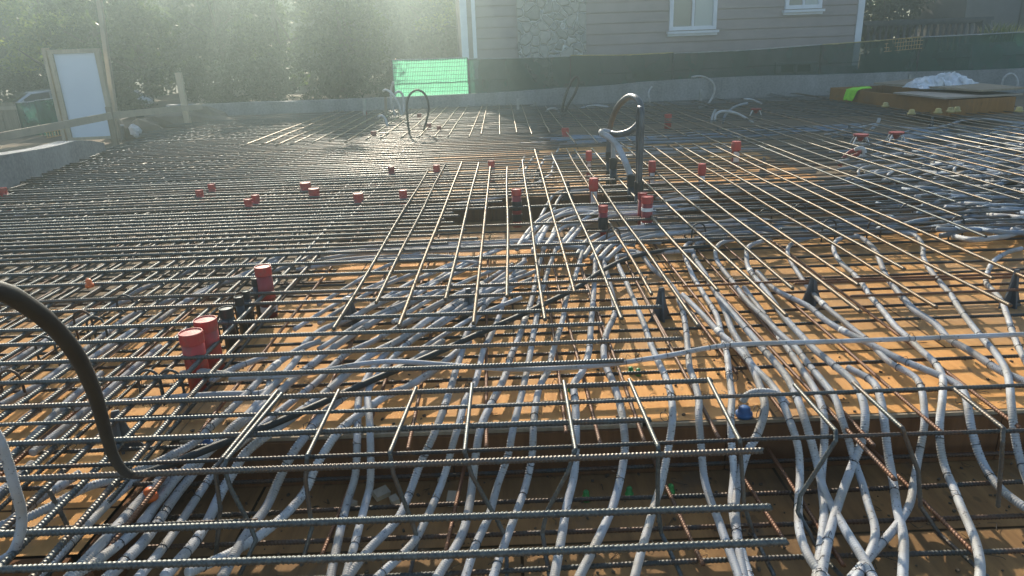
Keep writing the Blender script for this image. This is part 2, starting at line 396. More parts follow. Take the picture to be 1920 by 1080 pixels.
# left part of the upper mat: one bar every few inches from the near bars to the far edge
rows = []
Y = 5.42
while Y < 19.6:
    rows.append(Y); Y += .142 if Y < 7.4 else .165 if Y < 10 else .2 if Y < 14 else .3
for i, y in enumerate(rows):
    wide = (i % 2 == 0) and y < 9.6
    if y < 7.4: xe = 3.4 + jit(1.2) if i % 5 == 0 else R.uniform(-.7, -.2) if i % 2 else R.uniform(-.5, .2)
    elif y < 10: xe = R.uniform(-.3, .4) if i % 2 else R.uniform(1.5, 4.8)
    else: xe = R.uniform(.2, 1.3)
    xs = slab_edge(y) + .25 + jit(.1)
    if y < 9: xs = max(xs, -7.2)
    z = ZT + jit(.004)
    g = 'near' if y < 7.4 else 'middle' if y < 10 else 'far'
    lab = {'near': 'dark ribbed bar in the tightly spaced left-to-right rows left of the golden bars',
           'middle': 'dark thin bar running left to right, in the rows level with the low red sleeves',
           'far': 'thin grey bar running left to right, in the hazy far rows before the retaining wall'}[g]
    bar((xe, y, z), xe - xs, PI + jit(.004), .0245 if y < 9 else .022, lab, f'cross bars, {g} rows', 'steel', y < 9)
# right part, upper mat: darker rows between the golden bars and the shade
for i in range(21):
    y = 5.6 + i * .145 if i < 16 else 7.9 + (i - 15) * .42
    x0 = 1.5 + jit(.9) + max(0, (y - 7) * .2)
    bar((x0, y, ZT - .02 + jit(.01)), 8.5 if y < 7.5 else 9.5, jit(.006), .02, 'dark ribbed bar running left to right, seen under the golden bars at the right', 'cross bars, right rows', 'steel', y < 8)
for i in range(26):
    y = 9.9 + i * .36
    x0 = 2.0 + jit(.6) if y < 13 else -1 + jit(1)
    bar((x0, y, ZT + jit(.006)), 10.5 if y > 13.6 else 2.2 + jit(.5), jit(.004), .02, 'thin dark bar running left to right in the shaded far right part of the mat', 'cross bars, far right rows', 'steel', False)

# bars running away from the camera on top of the mat, with near ends read from the photo
near = [(625, 617), (704, 568), (747, 611), (835, 562), (888, 608), (952, 557), (1022, 600), (1077, 548), (1167, 598), (1222, 552), (1310, 610), (1345, 545), (1475, 592), (1487, 540), (1615, 585), (1610, 535), (1757, 575), (1695, 505), (1895, 573), (1862, 522), (1945, 530)]
near.sort(key=lambda p: at(p[0], p[1], ZD).x)
for i, (x, y) in enumerate(near):
    p = at(x, y, ZD); yend = 9.15 + jit(.35) if p.x < .3 else 10.2 + jit(.5) + .12 * p.x
    bar(p, yend - p.y, PI / 2 + jit(.006), .0225, f'long tan steel bar running away over dark cross bars, {ORD[i]} from the left', 'golden bars running away', 'steel_sunlit', True)
for i in range(26):
    x = 3.55 + i * .26 + jit(.05)
    y0 = 5.6 + .1 * i + jit(.5) if i < 12 else 7.4 + jit(.8)
    bar((x, y0, ZD + jit(.004)), 12 - jit(1) if i % 3 else 6.5, PI / 2 + jit(.01), .019, 'long thin bar running away over the grey conduit tangle at the right edge', 'bars running away, right side', 'steel_sunlit' if i % 2 else 'steel', i < 10)
for i in range(30):
    x = -4.6 + i * .3 + jit(.05)
    bar((x, 12.6 + jit(.25) if x < 1 else 11.2 + jit(.5), ZD), 7.0 + jit(.3), PI / 2 + jit(.008), .02, 'thin pale bar running away in the open lattice before the retaining wall', 'bars running away, far lattice', 'steel_sunlit', False)
# left: bars running away under the cross bars
for i in range(42):
    x = -1.52 - i * .14 + jit(.018)
    y0 = 1.75 + jit(.12) if x > -3.2 else 2.6
    bar((x, y0, ZU + jit(.003)), 12.5 if x > -5 else 15.5, PI / 2 + jit(.004), .0245, 'ribbed dark bar running away beneath the close cross bars on the left', 'bars running away, left side upper layer', 'steel', True)
for i in range(30):
    x = -1.45 - i * .19 + jit(.04)
    bar((x, 1.8 + jit(.1), .055 + jit(.004)), 10.5, PI / 2 + jit(.01), .019, 'ribbed bar lying low near the plywood on the left, running away', 'bars running away, left side lower layer', 'steel_rust' if i % 4 == 0 else 'steel_low', i < 14)
# lower mat, right: cross bars just above the plywood
y = 3.12; i = 0
while y < 6.6:
    x0 = -1.5 + jit(.5)
    bar((x0, y, .034), 9, jit(.006), .02, f'dark cross bar lying low over the orange plywood, {ORD[i]} behind its front edge', 'low cross bars over plywood', 'steel_low', True)
    y += .285 + jit(.02); i += 1
for i in range(9):
    bar((-1.3 + jit(.3), 8.45 + i * .36, .034), 8.5, jit(.006), .019, 'dark low cross bar over the far sunlit plywood', 'low cross bars, far plywood', 'steel_low', False)
for i in range(30):
    y = 2.16 + i * .29 + jit(.04)
    bar((-1.25 + jit(.3), y + .12, .034), 5.5, PI + jit(.006), .019, 'dark cross bar low under the crowded bars on the left', 'low cross bars, left side', 'steel_low', True)
# low rusty bars running to the drop
lowends = [(763, 843), (912, 840), (1060, 812), (1125, 837), (1207, 830), (1348, 825), (1490, 800), (1640, 835), (1678, 900), (1767, 810), (1913, 803), (560, 838), (690, 800), (1150, 690), (1255, 640), (1380, 700)]
lowends.sort(key=lambda p: at(p[0], p[1], .06).x)
for i, (x, y) in enumerate(lowends):
    p = at(x, y, .058); bar(p, 3.2, PI / 2 + jit(.02), .018, f'brown rusty bar running low over the plywood towards the front drop, {ORD[i]} from the left', 'rusty low bars', 'steel_rust', True)
# trench floor bars
for i, yy in enumerate((883, 940, 1003, 1066)):
    p = at(2100, yy - 43, -.17); bar((p.x, p.y, -.17), 5, PI + jit(.004), .02, f'dark bar lying across the trench floor, {ORD[i]} from the form board', 'trench floor cross bars', 'steel_low', True)
for i, (x, y, L) in enumerate([(1470, 1010, 1.2), (1830, 1040, 1.2), (830, 1075, 1.0), (1320, 1060, .9), (600, 1050, .8), (1580, 1060, .9)]):
    p = at(x, y, -.15); bar(p, .9, PI / 2 + jit(.1), .018, f'rusty bar lying in the trench towards the form board, {ORD[i]} of six in drawing order' if False else 'rusty bar lying in the front trench pointing at the form board', 'rusty trench bars', 'steel_rust', True)

# bent stirrups hanging from the front bar into the trench
st = [[(520, 733), (417, 860), (403, 880), (413, 953), (405, 1040)],
      [(528, 738), (425, 862), (420, 876), (433, 917), (470, 987), (480, 1013), (450, 1077)],
      [(635, 732), (576, 855), (573, 900), (585, 990), (565, 1060)],
      [(780, 727), (731, 848), (738, 890), (775, 985), (783, 1012), (768, 1078)],
      [(885, 720), (871, 846), (885, 892), (935, 980), (950, 1012), (950, 1080)],
      [(1057, 715), (1079, 843), (1065, 885), (1025, 960), (1017, 1000), (1030, 1080)],
      [(1180, 712), (1234, 838), (1233, 950), (1240, 1000), (1278, 1080)],
      [(1328, 710), (1387, 826), (1395, 945), (1412, 1000), (1452, 1080)],
      [(1490, 722), (1567, 808), (1567, 826), (1500, 930), (1496, 960), (1540, 1040), (1582, 1085)],
      [(1600, 718), (1692, 803), (1722, 885), (1726, 950), (1762, 1002), (1855, 1085)],
      [(1790, 730), (1881, 803), (1880, 830), (1871, 950)],
      [(92, 920), (140, 1010), (150, 1040)],
      [(30, 905), (25, 985), (28, 1020)]]
def ribbed(pts, r, step=.0052, amp=.1):
    P = resample(pts, step); N = len(P)
    rad = np.where(np.arange(N) % 3 == 0, r * (1 + amp), r * .94)
    return tube_np(P, r, 8, rad, skew=.003)
for i, pl in enumerate(st):
    pts = []
    Y0 = at(pl[1][0], pl[1][1], .232).y
    for j, (x, y) in enumerate(pl):
        if i >= 11: pts.append(atY(x, y, 2.35 - .02 * j)); continue
        if j < 2: pts.append(at(x, y, .234))
        else:
            p = atY(x, y, Y0 - .015 * j)
            if p.z < -.2 : p = at(x, y, -.2)
            pts.append(p)
    sp = []
    for a, b_ in zip(pts[:-1], pts[1:]):
        sp += [a, a.lerp(b_, .12), a.lerp(b_, .88)]
    sp.append(pts[-1])
    V, F = ribbed(smooth_path(sp, .01), .0088)
    tag(link('stirrup', V, F, M['steel'], None, True),
        f'bent stirrup hooked over the front bar into the trench, {ORD[i]} from the left' if i < 11 else ('bent bar leg standing in the bottom left corner beside the white corrugated hose' if i == 12 else 'slanting bent bar leg low at the left between hose and black pipe'), 'stirrup', 'stirrups over the trench' if i < 11 else None)
# small hooks of bent bar showing between the cross bars on the left
for i, (x, y) in enumerate([(370, 655), (280, 715), (85, 650), (180, 612), (155, 600), (235, 570), (20, 715), (425, 605), (455, 565), (320, 715), (1310, 432), (1435, 405), (1555, 425), (1500, 395), (1640, 425), (1795, 420), (1700, 395), (1150, 440)]):
    c = at(x, y, .17); hw = .055
    pts = [c + Vector((-hw, 0, -.13)), c + Vector((-hw, 0, .0)), c + Vector((-hw * .7, 0, .045)), c + Vector((0, 0, .062)), c + Vector((hw * .7, 0, .045)), c + Vector((hw, 0, 0)), c + Vector((hw, 0, -.13))]
    V, F = ribbed(smooth_path(pts, .01), .007)
    o = link('hook_bar', V, F, M['steel_low'], None, True); 
    tag(o, 'round hooked bar end poking up between cross bars ' + ('on the left' if x < 900 else 'under the golden bars at the right'), 'rebar hook', 'bar hooks, ' + ('left' if x < 900 else 'right'))

# ------------------------------------------------------------------ conduits
TIES = []
def zc_for(x, y, lift=0.0):
    ye = y + .0375 * (x - 960)
    lowz = -.13 if x > 420 else -.13 + (.2) * min(1, (420 - x) / 260)
    t = min(1, max(0, (ye - 775) / 165)); t = t * t * (3 - 2 * t)
    return (.078 + lift) * (1 - t) + lowz * t + lift * .5
def conduit(pl, label, group, r=.0165, m='conduit', z=None, lift=0, rib=True, name='conduit', n=9, ties=True):
    pts = []
    for j, q in enumerate(pl):
        x, y = q[0], q[1]
        zz = q[2] if len(q) > 2 else (z if z is not None else zc_for(x, y, lift))
        pts.append(at(x, y, zz))
    P = smooth_path(pts, .03)
    mind = min(p.y for p in P)
    if rib and mind < 4.6:
        Q = resample(P, .0037); rad = np.where(np.arange(len(Q)) % 3 == 2, r * .85, r * 1.05)
        V, F = tube_np(Q, r, n, rad)
    else:
        V, F = tube_np(resample(P, .035 if mind < 9 else .07), r, 8)
    o = tag(link(name, V, F, M[m], None, True), label, 'conduit', group)
    if ties and mind < 6:
        k = int(len(P) * .03 / .35)
        for _ in range(k):
            i = R.randrange(1, len(P) - 1); TIES.append((P[i], (P[i + 1] - P[i - 1]).normalized(), r))
    return o
fan = [
 # right fan, hooked tops
 [(1363, 447), (1300, 453), (1283, 470), (1297, 513), (1323, 557), (1343, 590), (1352, 623), (1362, 660), (1368, 710), (1372, 745), (1370, 787), (1372, 837), (1376, 887), (1372, 940), (1378, 985), (1392, 1040), (1408, 1090)],
 [(1363, 445), (1312, 455), (1300, 472), (1305, 487), (1330, 527), (1357, 577), (1372, 617), (1393, 653), (1410, 687), (1425, 725), (1434, 765), (1420, 815), (1400, 850), (1386, 900), (1378, 950), (1384, 1020), (1396, 1090)],
 [(1390, 447), (1350, 457), (1343, 485), (1377, 533), (1403, 567), (1430, 593), (1467, 630), (1493, 653), (1515, 682), (1540, 712), (1566, 747), (1578, 785), (1590, 820), (1604, 870), (1617, 907), (1628, 947), (1640, 987), (1638, 1020), (1618, 1065), (1600, 1090)],
 [(1443, 448), (1405, 462), (1400, 485), (1406, 507), (1437, 547), (1467, 590), (1500, 627), (1527, 655), (1560, 682), (1600, 716), (1618, 752), (1622, 790), (1615, 830), (1595, 880), (1570, 950), (1552, 1015), (1538, 1090)],
 [(1520, 445), (1485, 457), (1477, 475), (1493, 507), (1533, 560), (1587, 607), (1628, 640), (1666, 678), (1700, 697), (1722, 715), (1731, 748), (1733, 798), (1723, 853), (1713, 907), (1705, 947), (1680, 987), (1640, 1033), (1595, 1085)],
 [(1607, 441), (1572, 449), (1563, 467), (1577, 493), (1600, 513), (1617, 533), (1633, 557), (1653, 580), (1680, 613), (1707, 637), (1727, 657), (1752, 680), (1767, 705), (1767, 745), (1762, 790), (1763, 837), (1773, 880), (1788, 915), (1803, 953), (1818, 987), (1831, 1022), (1838, 1060), (1836, 1095)],
 [(1580, 445), (1612, 445), (1640, 468), (1650, 490), (1663, 520), (1690, 555), (1717, 583), (1753, 607), (1780, 637), (1801, 648), (1832, 667), (1857, 684), (1885, 700), (1920, 715), (1970, 745)],
 [(1690, 438), (1715, 441), (1730, 460), (1731, 480), (1741, 502), (1763, 530), (1783, 553), (1800, 580), (1820, 607), (1847, 640), (1867, 663), (1886, 693), (1893, 722), (1895, 748), (1899, 785), (1905, 828), (1914, 866), (1935, 925)],
 [(1915, 466), (1890, 473), (1865, 488), (1852, 510), (1849, 530), (1862, 545), (1877, 563), (1888, 590), (1900, 627), (1913, 657), (1938, 705)],
 [(1420, 510), (1453, 543), (1513, 573), (1547, 600), (1580, 620), (1615, 637), (1650, 655), (1690, 675), (1740, 695), (1775, 710), (1800, 726), (1811, 745), (1816, 770), (1822, 805), (1834, 847), (1851, 883), (1877, 917), (1915, 947), (1960, 975)],
 [(1280, 553), (1317, 590), (1347, 622), (1385, 655), (1415, 690), (1445, 720), (1465, 750), (1485, 800), (1497, 840), (1500, 890), (1497, 950), (1500, 1000), (1520, 1050), (1550, 1085)],
 [(1350, 560), (1400, 618), (1440, 665), (1470, 700), (1490, 735), (1510, 790), (1530, 860), (1545, 920), (1580, 985), (1620, 1050), (1640, 1090)],
 [(1395, 540), (1440, 600), (1475, 650), (1508, 700), (1530, 735), (1545, 780), (1545, 840), (1540, 900), (1545, 960), (1540, 1020), (1530, 1090)],
 [(1590, 690), (1635, 715), (1650, 745), (1658, 790), (1665, 850), (1675, 905), (1682, 955), (1694, 1010), (1692, 1090)],
 # middle fan
 [(1180, 470), (1200, 475), (1223, 503), (1257, 533), (1275, 565), (1285, 610), (1290, 660), (1293, 690), (1301, 712), (1310, 749), (1310, 780), (1314, 830), (1320, 893), (1331, 935), (1347, 975), (1361, 1015), (1380, 1065), (1390, 1095)],
 [(1300, 470), (1175, 478), (1157, 487), (1173, 527), (1193, 573), (1207, 607), (1220, 645), (1235, 680), (1247, 705), (1257, 737), (1261, 785), (1251, 853), (1240, 907), (1227, 947), (1213, 997), (1202, 1035), (1188, 1090)],
 [(1240, 455), (1170, 452), (1140, 462), (1132, 485), (1140, 520), (1150, 560), (1152, 590), (1139, 620), (1132, 650), (1135, 683), (1148, 714), (1160, 750), (1169, 797), (1171, 850), (1153, 937), (1122, 1010), (1082, 1090)],
 [(1190, 460), (1130, 453), (1117, 462), (1116, 500), (1113, 550), (1108, 610), (1104, 660), (1090, 700), (1076, 720), (1079, 760), (1080, 820), (1077, 887), (1063, 947), (1053, 1007), (1038, 1090)],
 [(1098, 455), (1090, 480), (1078, 520), (1062, 560), (1056, 596), (1046, 630), (1035, 665), (1028, 694), (1012, 725), (1003, 770), (1000, 810), (997, 860), (983, 920), (960, 983), (940, 1037), (922, 1090)],
 [(1045, 460), (1030, 500), (1018, 540), (1010, 575), (1004, 605), (998, 640), (992, 675), (986, 705), (978, 740), (963, 800), (953, 853), (933, 910), (917, 967), (893, 1020), (870, 1090)],
 [(1020, 466), (1008, 510), (998, 560), (985, 598), (971, 638), (957, 670), (949, 700), (938, 725), (922, 755), (903, 797), (893, 847), (887, 897), (880, 947), (865, 1005), (818, 1085)],
 [(985, 480), (970, 520), (946, 563), (935, 596), (919, 632), (907, 655), (899, 688), (890, 720), (873, 750), (862, 790), (850, 830), (837, 880), (820, 927), (797, 977), (771, 1022), (705, 1085)],
 [(975, 500), (950, 530), (910, 572), (887, 608), (873, 630), (866, 660), (854, 696), (845, 728), (828, 777), (810, 823), (788, 870), (767, 927), (743, 977), (692, 1030), (650, 1085)],
 [(985, 490), (950, 512), (905, 545), (860, 580), (815, 610), (770, 640), (740, 668), (708, 705), (690, 735), (693, 790), (695, 853), (694, 907), (683, 953), (667, 1013), (648, 1085)],
 [(960, 497), (915, 525), (870, 555), (820, 590), (780, 615), (745, 643), (715, 672), (690, 705), (673, 745), (670, 820), (667, 887), (653, 937), (640, 987), (618, 1090)],
 # left fan
 [(880, 640), (820, 690), (770, 722), (720, 745), (670, 780), (633, 812), (595, 870), (573, 920), (533, 967), (483, 1007), (433, 1037), (350, 1075)],
 [(830, 640), (770, 680), (712, 705), (650, 740), (605, 778), (573, 817), (547, 853), (523, 900), (500, 950), (473, 987), (450, 1022), (415, 1085)],
 [(940, 535), (880, 562), (833, 585), (800, 602), (769, 625), (737, 644), (695, 665), (653, 698), (620, 728), (580, 760), (540, 788), (500, 817), (460, 850), (438, 885), (413, 927), (393, 970), (366, 1015), (310, 1080)],
 [(890, 535), (840, 562), (790, 592), (740, 617), (700, 640), (655, 660), (628, 682), (600, 711), (570, 736), (528, 768), (490, 800), (450, 833), (417, 863), (393, 897), (360, 947), (327, 997), (298, 1037), (258, 1085)],
 [(850, 535), (800, 555), (745, 580), (690, 610), (650, 635), (612, 661), (586, 683), (555, 707), (524, 735), (480, 772), (430, 812), (385, 853), (362, 888), (327, 933), (300, 973), (272, 1013), (233, 1053), (195, 1090)],
 [(800, 535), (750, 552), (700, 575), (650, 600), (605, 618), (574, 642), (560, 668), (545, 688), (525, 710), (495, 742), (466, 776), (435, 802), (400, 840), (340, 887), (313, 920), (287, 953), (257, 990), (223, 1020), (180, 1053), (130, 1085)],
 [(600, 640), (560, 655), (510, 690), (470, 730), (430, 770), (395, 800), (372, 825), (330, 850), (240, 890), (160, 915), (95, 950), (40, 975), (-20, 990)],
 [(327, 880), (308, 915), (290, 950), (268, 985)],
]
fan += [[(150, 888), (110, 912), (60, 945), (20, 978), (-30, 1015)], [(330, 848), (262, 893), (215, 932), (160, 987), (110, 1040), (55, 1095)], [(300, 900), (255, 948), (215, 993), (170, 1042), (120, 1095)], [(60, 870), (30, 900), (-30, 945)]]
names = ['right fan of conduits spilling over the front drop', 'middle fan of conduits spilling over the front drop', 'left fan of ribbed conduits sweeping to the bottom left corner']
order = {0: [], 1: [], 2: []}
for i, pl in enumerate(fan): order[0 if i < 14 else 1 if i < 25 else 2].append(i)
for g in order:
    ids = sorted(order[g], key=lambda i: min(fan[i], key=lambda q: abs(q[1] - 720))[0])
    for k, i in enumerate(ids):
        conduit(fan[i], f'grey ribbed conduit in the {["right fan over the front drop", "middle fan over the front drop", "fan sweeping to the bottom left"][g]}, {ORD[k]} from the left', names[g], r=(.017 if g != 2 else .0185) * R.uniform(.9, 1.1), lift=(i % 4) * .009, m='conduit' if i % 5 else 'conduit_pale')
conduit([(1475, 760, .09), (1462, 742, .12), (1440, 735, .15), (1415, 735, .15), (1400, 742, .13), (1393, 752, .1)], 'pale conduit end curling over beside the blue plastic cap', None, m='conduit_pale')
# loose long conduit across
conduit([(430, 712, .12), (520, 706, .13), (600, 696, .15), (680, 682, .18), (750, 678, .19), (860, 686, .17), (960, 692, .16), (1050, 690, .16), (1150, 682, .165), (1250, 667, .17), (1330, 652, .18), (1400, 645, .18), (1600, 639, .17), (1760, 633, .16), (1990, 624, .16)],
        'long smooth grey conduit lying loosely from left to right over the whole fan', None, r=.0135, m='conduit', rib=False)
conduit([(340, 700, .1), (380, 696, .12), (410, 700, .11), (440, 702, .09)], 'short grey conduit curving past the two front red sleeves', None, m='conduit_pale', rib=False)
conduit([(500, 668, .1), (440, 690, .1), (395, 715, .09)], 'short ribbed conduit bending from beside the front red sleeves', None)
conduit([(505, 716, .1), (502, 730, .1), (485, 738, .1), (420, 739, .1), (340, 744, .1), (220, 755, .1), (100, 770, .1)], 'grey rigid conduit with an elbow below the white paper tag', None, m='conduit', rib=False)
# bundles behind the fan
def bundle(pl, n, spread, label, group, m='conduit', r=.0145, dz=.02):
    for k in range(n):
        o = (k - (n - 1) / 2) * spread
        conduit([(x + jit(6) * (1 if j else 2), y + o * (1 + .3 * math.sin(j * 1.7 + k)) + jit(.6), z + dz * (k % 3)) for j, (x, y, z) in enumerate(pl)], label + (f', {ORD[k]} from the far side' if n > 1 else ''), group, r=r, m=m, ties=False)
treeb = [[(969, 467), (977, 453), (994, 430), (1017, 409), (1042, 397), (1088, 388), (1140, 387), (1220, 383), (1310, 372)],
         [(985, 452), (1010, 424), (1040, 407), (1080, 396), (1135, 392), (1210, 390), (1290, 384)],
         [(1000, 472), (1004, 449), (1020, 428), (1034, 412), (1058, 402), (1095, 397), (1150, 400), (1230, 397)],
         [(1018, 468), (1034, 447), (1040, 430), (1052, 417), (1088, 405), (1130, 400)],
         [(1044, 467), (1060, 449), (1083, 422), (1108, 404), (1122, 397)],
         [(1005, 462), (1018, 440), (1030, 420), (1048, 404), (1075, 393), (1120, 387), (1180, 383)],
         [(1060, 462), (1078, 440), (1100, 420), (1150, 405), (1230, 400), (1310, 390)],
         [(1030, 452), (1042, 438), (1060, 425), (1090, 418), (1125, 412)]]
for k, pl in enumerate(treeb): conduit([(x, y, .175 if j > 2 else .13) for j, (x, y) in enumerate(pl)], f'grey conduit arching together before the brown form board, {ORD[k]} from the far side', 'conduits arching beside the banded sleeves', r=.02, m='conduit_pale' if k % 2 else 'conduit', ties=False)
for k in range(5):
    conduit([(1081 + 14 * k, 480 + k * 2, .1), (1096 + 18 * k, 456 + k, .12), (1120 + 22 * k, 440 + 1.5 * k, .13), (1155 + 24 * k, 431 + 2 * k, .14), (1220 + 20 * k, 424 + 2.5 * k, .14), (1300, 420 + 3 * k, .14), (1400, 413 + 3 * k, .13)],
            f'grey conduit in the sheaf bending right of the banded sleeves, {ORD[k]} from the left', 'sheaf of conduits bending right', r=.0195, m='conduit', ties=False)
conduit([(1012, 410, .03), (1026, 384, .05), (1037, 367, .08), (1058, 357, .1), (1092, 352, .1), (1150, 348, .1), (1250, 342, .08)], 'grey conduit climbing over the brown form board, the left one of two', 'pair climbing over the board', m='conduit_pale', ties=False)
conduit([(1035, 402, .03), (1046, 376, .06), (1060, 362, .09), (1090, 357, .1), (1160, 352, .1)], 'grey conduit climbing over the brown form board, the right one of two', 'pair climbing over the board', m='conduit', ties=False)
bundle([(600, 482, .09), (700, 470, .1), (800, 464, .1), (900, 460, .1), (1000, 457, .1), (1100, 462, .09)], 4, 5, 'grey conduit running left to right behind the golden bar ends', 'bundle behind the golden bar ends')
bundle([(560, 502, .1), (640, 490, .12), (720, 484, .12), (820, 482, .1), (900, 490, .09)], 2, 6, 'conduit curving left behind the tallest near red sleeve', 'pair behind the near red sleeve')
bundle([(985, 264, .12), (1040, 264, .13), (1100, 260, .13), (1170, 262, .13), (1260, 262, .12), (1330, 254, .12), (1420, 247, .12), (1520, 243, .12), (1620, 240, .12)], 6, 2.6, 'slate-blue conduit in the tied bundle behind the black loops', 'blue bundle behind the loops', 'conduit_dark', .017, .012)
bundle([(1130, 250, .12), (1180, 275, .1), (1250, 278, .1), (1340, 283, .1), (1440, 280, .1)], 2, 4, 'grey conduit leaving the blue bundle to the right', 'pair leaving the blue bundle', 'conduit', .016)
bundle([(1030, 296, .06), (1140, 290, .06), (1260, 285, .06), (1340, 272, .08), (1375, 275, .07)], 2, 4, 'pale conduit lying across the far edge of the sunlit plywood', 'pair at the far ply edge', 'conduit_pale', .016)
bundle([(1022, 330, .05), (1035, 300, .06), (1052, 270, .08), (1062, 262, .1)], 1, 0, 'pale conduit slanting up to the blue bundle', None, 'conduit_pale')
bundle([(1235, 375, .1), (1300, 366, .1), (1390, 352, .1), (1500, 352, .1), (1620, 345, .1)], 4, 5, 'conduit running under the golden bars right of the black sleeves', 'bundle under the golden bars', 'conduit', .0155)
bundle([(1300, 440, .1), (1400, 425, .11), (1500, 432, .11), (1600, 420, .1), (1720, 428, .1)], 5, 6, 'conduit in the dark tangle under the golden bars', 'tangle under the golden bars', 'conduit_dark', .0155)
# the big tangle at the right edge
for k in range(58):
    y0 = 246 + k * 3.5 + jit(2); x0 = 1570 + max(0, k - 30) * 5 + jit(30) + (k % 5) * 45; ph = R.random() * 6
    pl = []; x = x0
    while x < 1990:
        t = (x - x0)
        pl.append((x, y0 - .055 * t + 6.5 * math.sin(t / (24 + y0 * .03) + ph) + jit(2), .13 + .05 * math.sin(t / 37 + k) + jit(.02))); x += 24 + jit(6)
    conduit(pl, 'slate-blue conduit in the wavy tangle filling the right side beyond the golden bars', 'conduit tangle at the right', r=.021, m='conduit_dark' if k % 3 else 'conduit', ties=False)
for k, (x, y) in enumerate([(1610, 330), (1640, 335), (1665, 338), (1722, 345), (1748, 350), (1790, 325), (1820, 332)]):
    conduit([(x + 40, y - 18, .1), (x + 16, y - 18, .15), (x, y - 10, .17), (x + 3, y + 2, .12), (x + 12, y + 8, .05)], 'pale conduit end bending down within the tangle at the right', 'bent ends in the tangle', r=.016, m='conduit_pale', ties=False)
# conduits glimpsed under the left mat
for k, pl in enumerate([[(440, 290), (400, 305), (360, 322), (320, 333), (270, 350)], [(330, 335), (260, 350), (200, 352), (130, 370)], [(230, 365), (150, 385), (60, 400), (-20, 415)], [(480, 300), (440, 320), (380, 345)],
                        [(560, 470), (480, 495), (380, 500), (330, 520), (260, 545), (180, 590)], [(520, 490), (420, 530), (340, 570), (250, 620), (160, 680)], [(460, 520), (380, 545), (300, 600), (210, 660), (120, 730), (40, 790)],
                        [(330, 560), (250, 590), (180, 640), (90, 710), (0, 760)], [(250, 560), (150, 600), (70, 650), (-10, 700)], [(600, 470), (540, 500), (450, 520), (360, 525)], [(190, 700), (120, 760), (40, 840), (-20, 890)], [(300, 650), (240, 700), (160, 770), (60, 850)]]):
    conduit([(x, y, .1) for x, y in pl], 'grey-blue conduit glimpsed between the crowded bars on the left', 'conduits under the left mat', r=.017, m='conduit', ties=False)
for k in range(16):
    x = R.uniform(640, 960); y = R.uniform(490, 600)
    conduit([(x + 90, y - 38, .1), (x + 40, y - 18, .11), (x, y, .1), (x - 45, y + 26, .1), (x - 100, y + 60, .095)], 'grey conduit slanting under the golden bar ends in the crowd left of the middle fan', 'slanting conduits under the golden bars', r=.0145, m='conduit' if k % 2 else 'conduit_pale', ties=False)
bundle([(700, 400, .1), (760, 392, .1), (830, 388, .1), (880, 380, .1)], 2, 5, 'grey conduit showing under the rows left of the banded sleeve', 'pair left of the banded sleeve')
for k, pl in enumerate([[(1037, 325), (985, 355), (940, 370), (880, 378)], [(1020, 300), (1000, 330), (960, 345), (900, 352)], [(1000, 295), (985, 318), (988, 340)], [(985, 290), (975, 315), (960, 330)]]):
    conduit([(x, y, .1) for x, y in pl], 'pale conduit drooping between the far cross bars by the sunlit plywood', 'drooping conduits by far plywood', r=.016, m='conduit_pale', ties=False)

XS = [at(x, y, ZD).x for x, y in near]; YS = [at(x, y, ZT).y for x, y in ends[3:]]
for X in XS:
    for Yy in YS + [5.42 + .142 * k for k in range(0, 12, 2)]:
        if R.random() < .5 and X < 1.2: TIES.append((Vector((X, Yy, ZT + .012)), Vector((.7, .7 * R.choice((-1, 1)), 0)), .019))
for k in range(14):
    for Yy in YS:
        if R.random() < .6: TIES.append((Vector((-1.52 - k * .172, Yy, ZT - .012)), Vector((.7, .7 * R.choice((-1, 1)), 0)), .02))
for o in [q for q in COL.objects if q.get('group') in names and q.type == 'MESH'][::2]:
    vs = o.data.vertices; nv = len(vs); ring = 9
    i0 = int(R.uniform(.12, .45) * nv / ring); k = 16
    if (i0 + k + 1) * ring >= nv: continue
    P = [sum((vs[(i0 + j) * ring + q].co for q in range(ring)), Vector()) / ring for j in range(0, k, 3)]
    V, F = tube_np(P, .0205, 10); link('coupling', V, F, M['conduit_pale'], o, True)
# the black hose that loops up at the left and runs back across the mat
hp = [(-120, 520, 1.05), (0, 546, 1.18), (50, 572, 1.26), (100, 612, 1.36), (146, 670, 1.5), (178, 740, 1.72), (198, 810, 2.0), (214, 858, 2.3), (236, 886, 2.62)]
pts = [atD(x, y, d) for x, y, d in hp]
g = [(262, 890), (300, 878), (400, 838), (500, 800), (600, 757), (700, 712), (800, 670), (900, 625), (1000, 580), (1080, 540), (1130, 507), (1185, 482), (1260, 468), (1330, 462)]
pts += [at(x, y, .15 if x < 1100 else .13) for x, y in g]
P = resample(smooth_path(pts, .02), .012); V, F = tube_np(P, .0168, 12)
tag(link('black_hose', V, F, M['hose'], None, True), 'thick black hose arching up at the left edge and running back diagonally over the mat', 'hose')
# white corrugated hose in the bottom left corner
hp = [(-60, 770, 2.2), (-10, 810, 2.2), (12, 860, 2.22), (28, 915, 2.25), (40, 960, 2.3), (38, 1000, 2.32), (20, 1040, 2.34), (-20, 1060, 2.3)]
Q = resample(smooth_path([atD(*q) for q in hp], .02), .0045); V, F = tube_np(Q, .019, 12, np.where(np.arange(len(Q)) % 2, .0166, .0148))
tag(link('corrugated_hose', V, F, M['conduit'], None, True), 'pale corrugated hose curving down at the bottom left edge', 'hose')

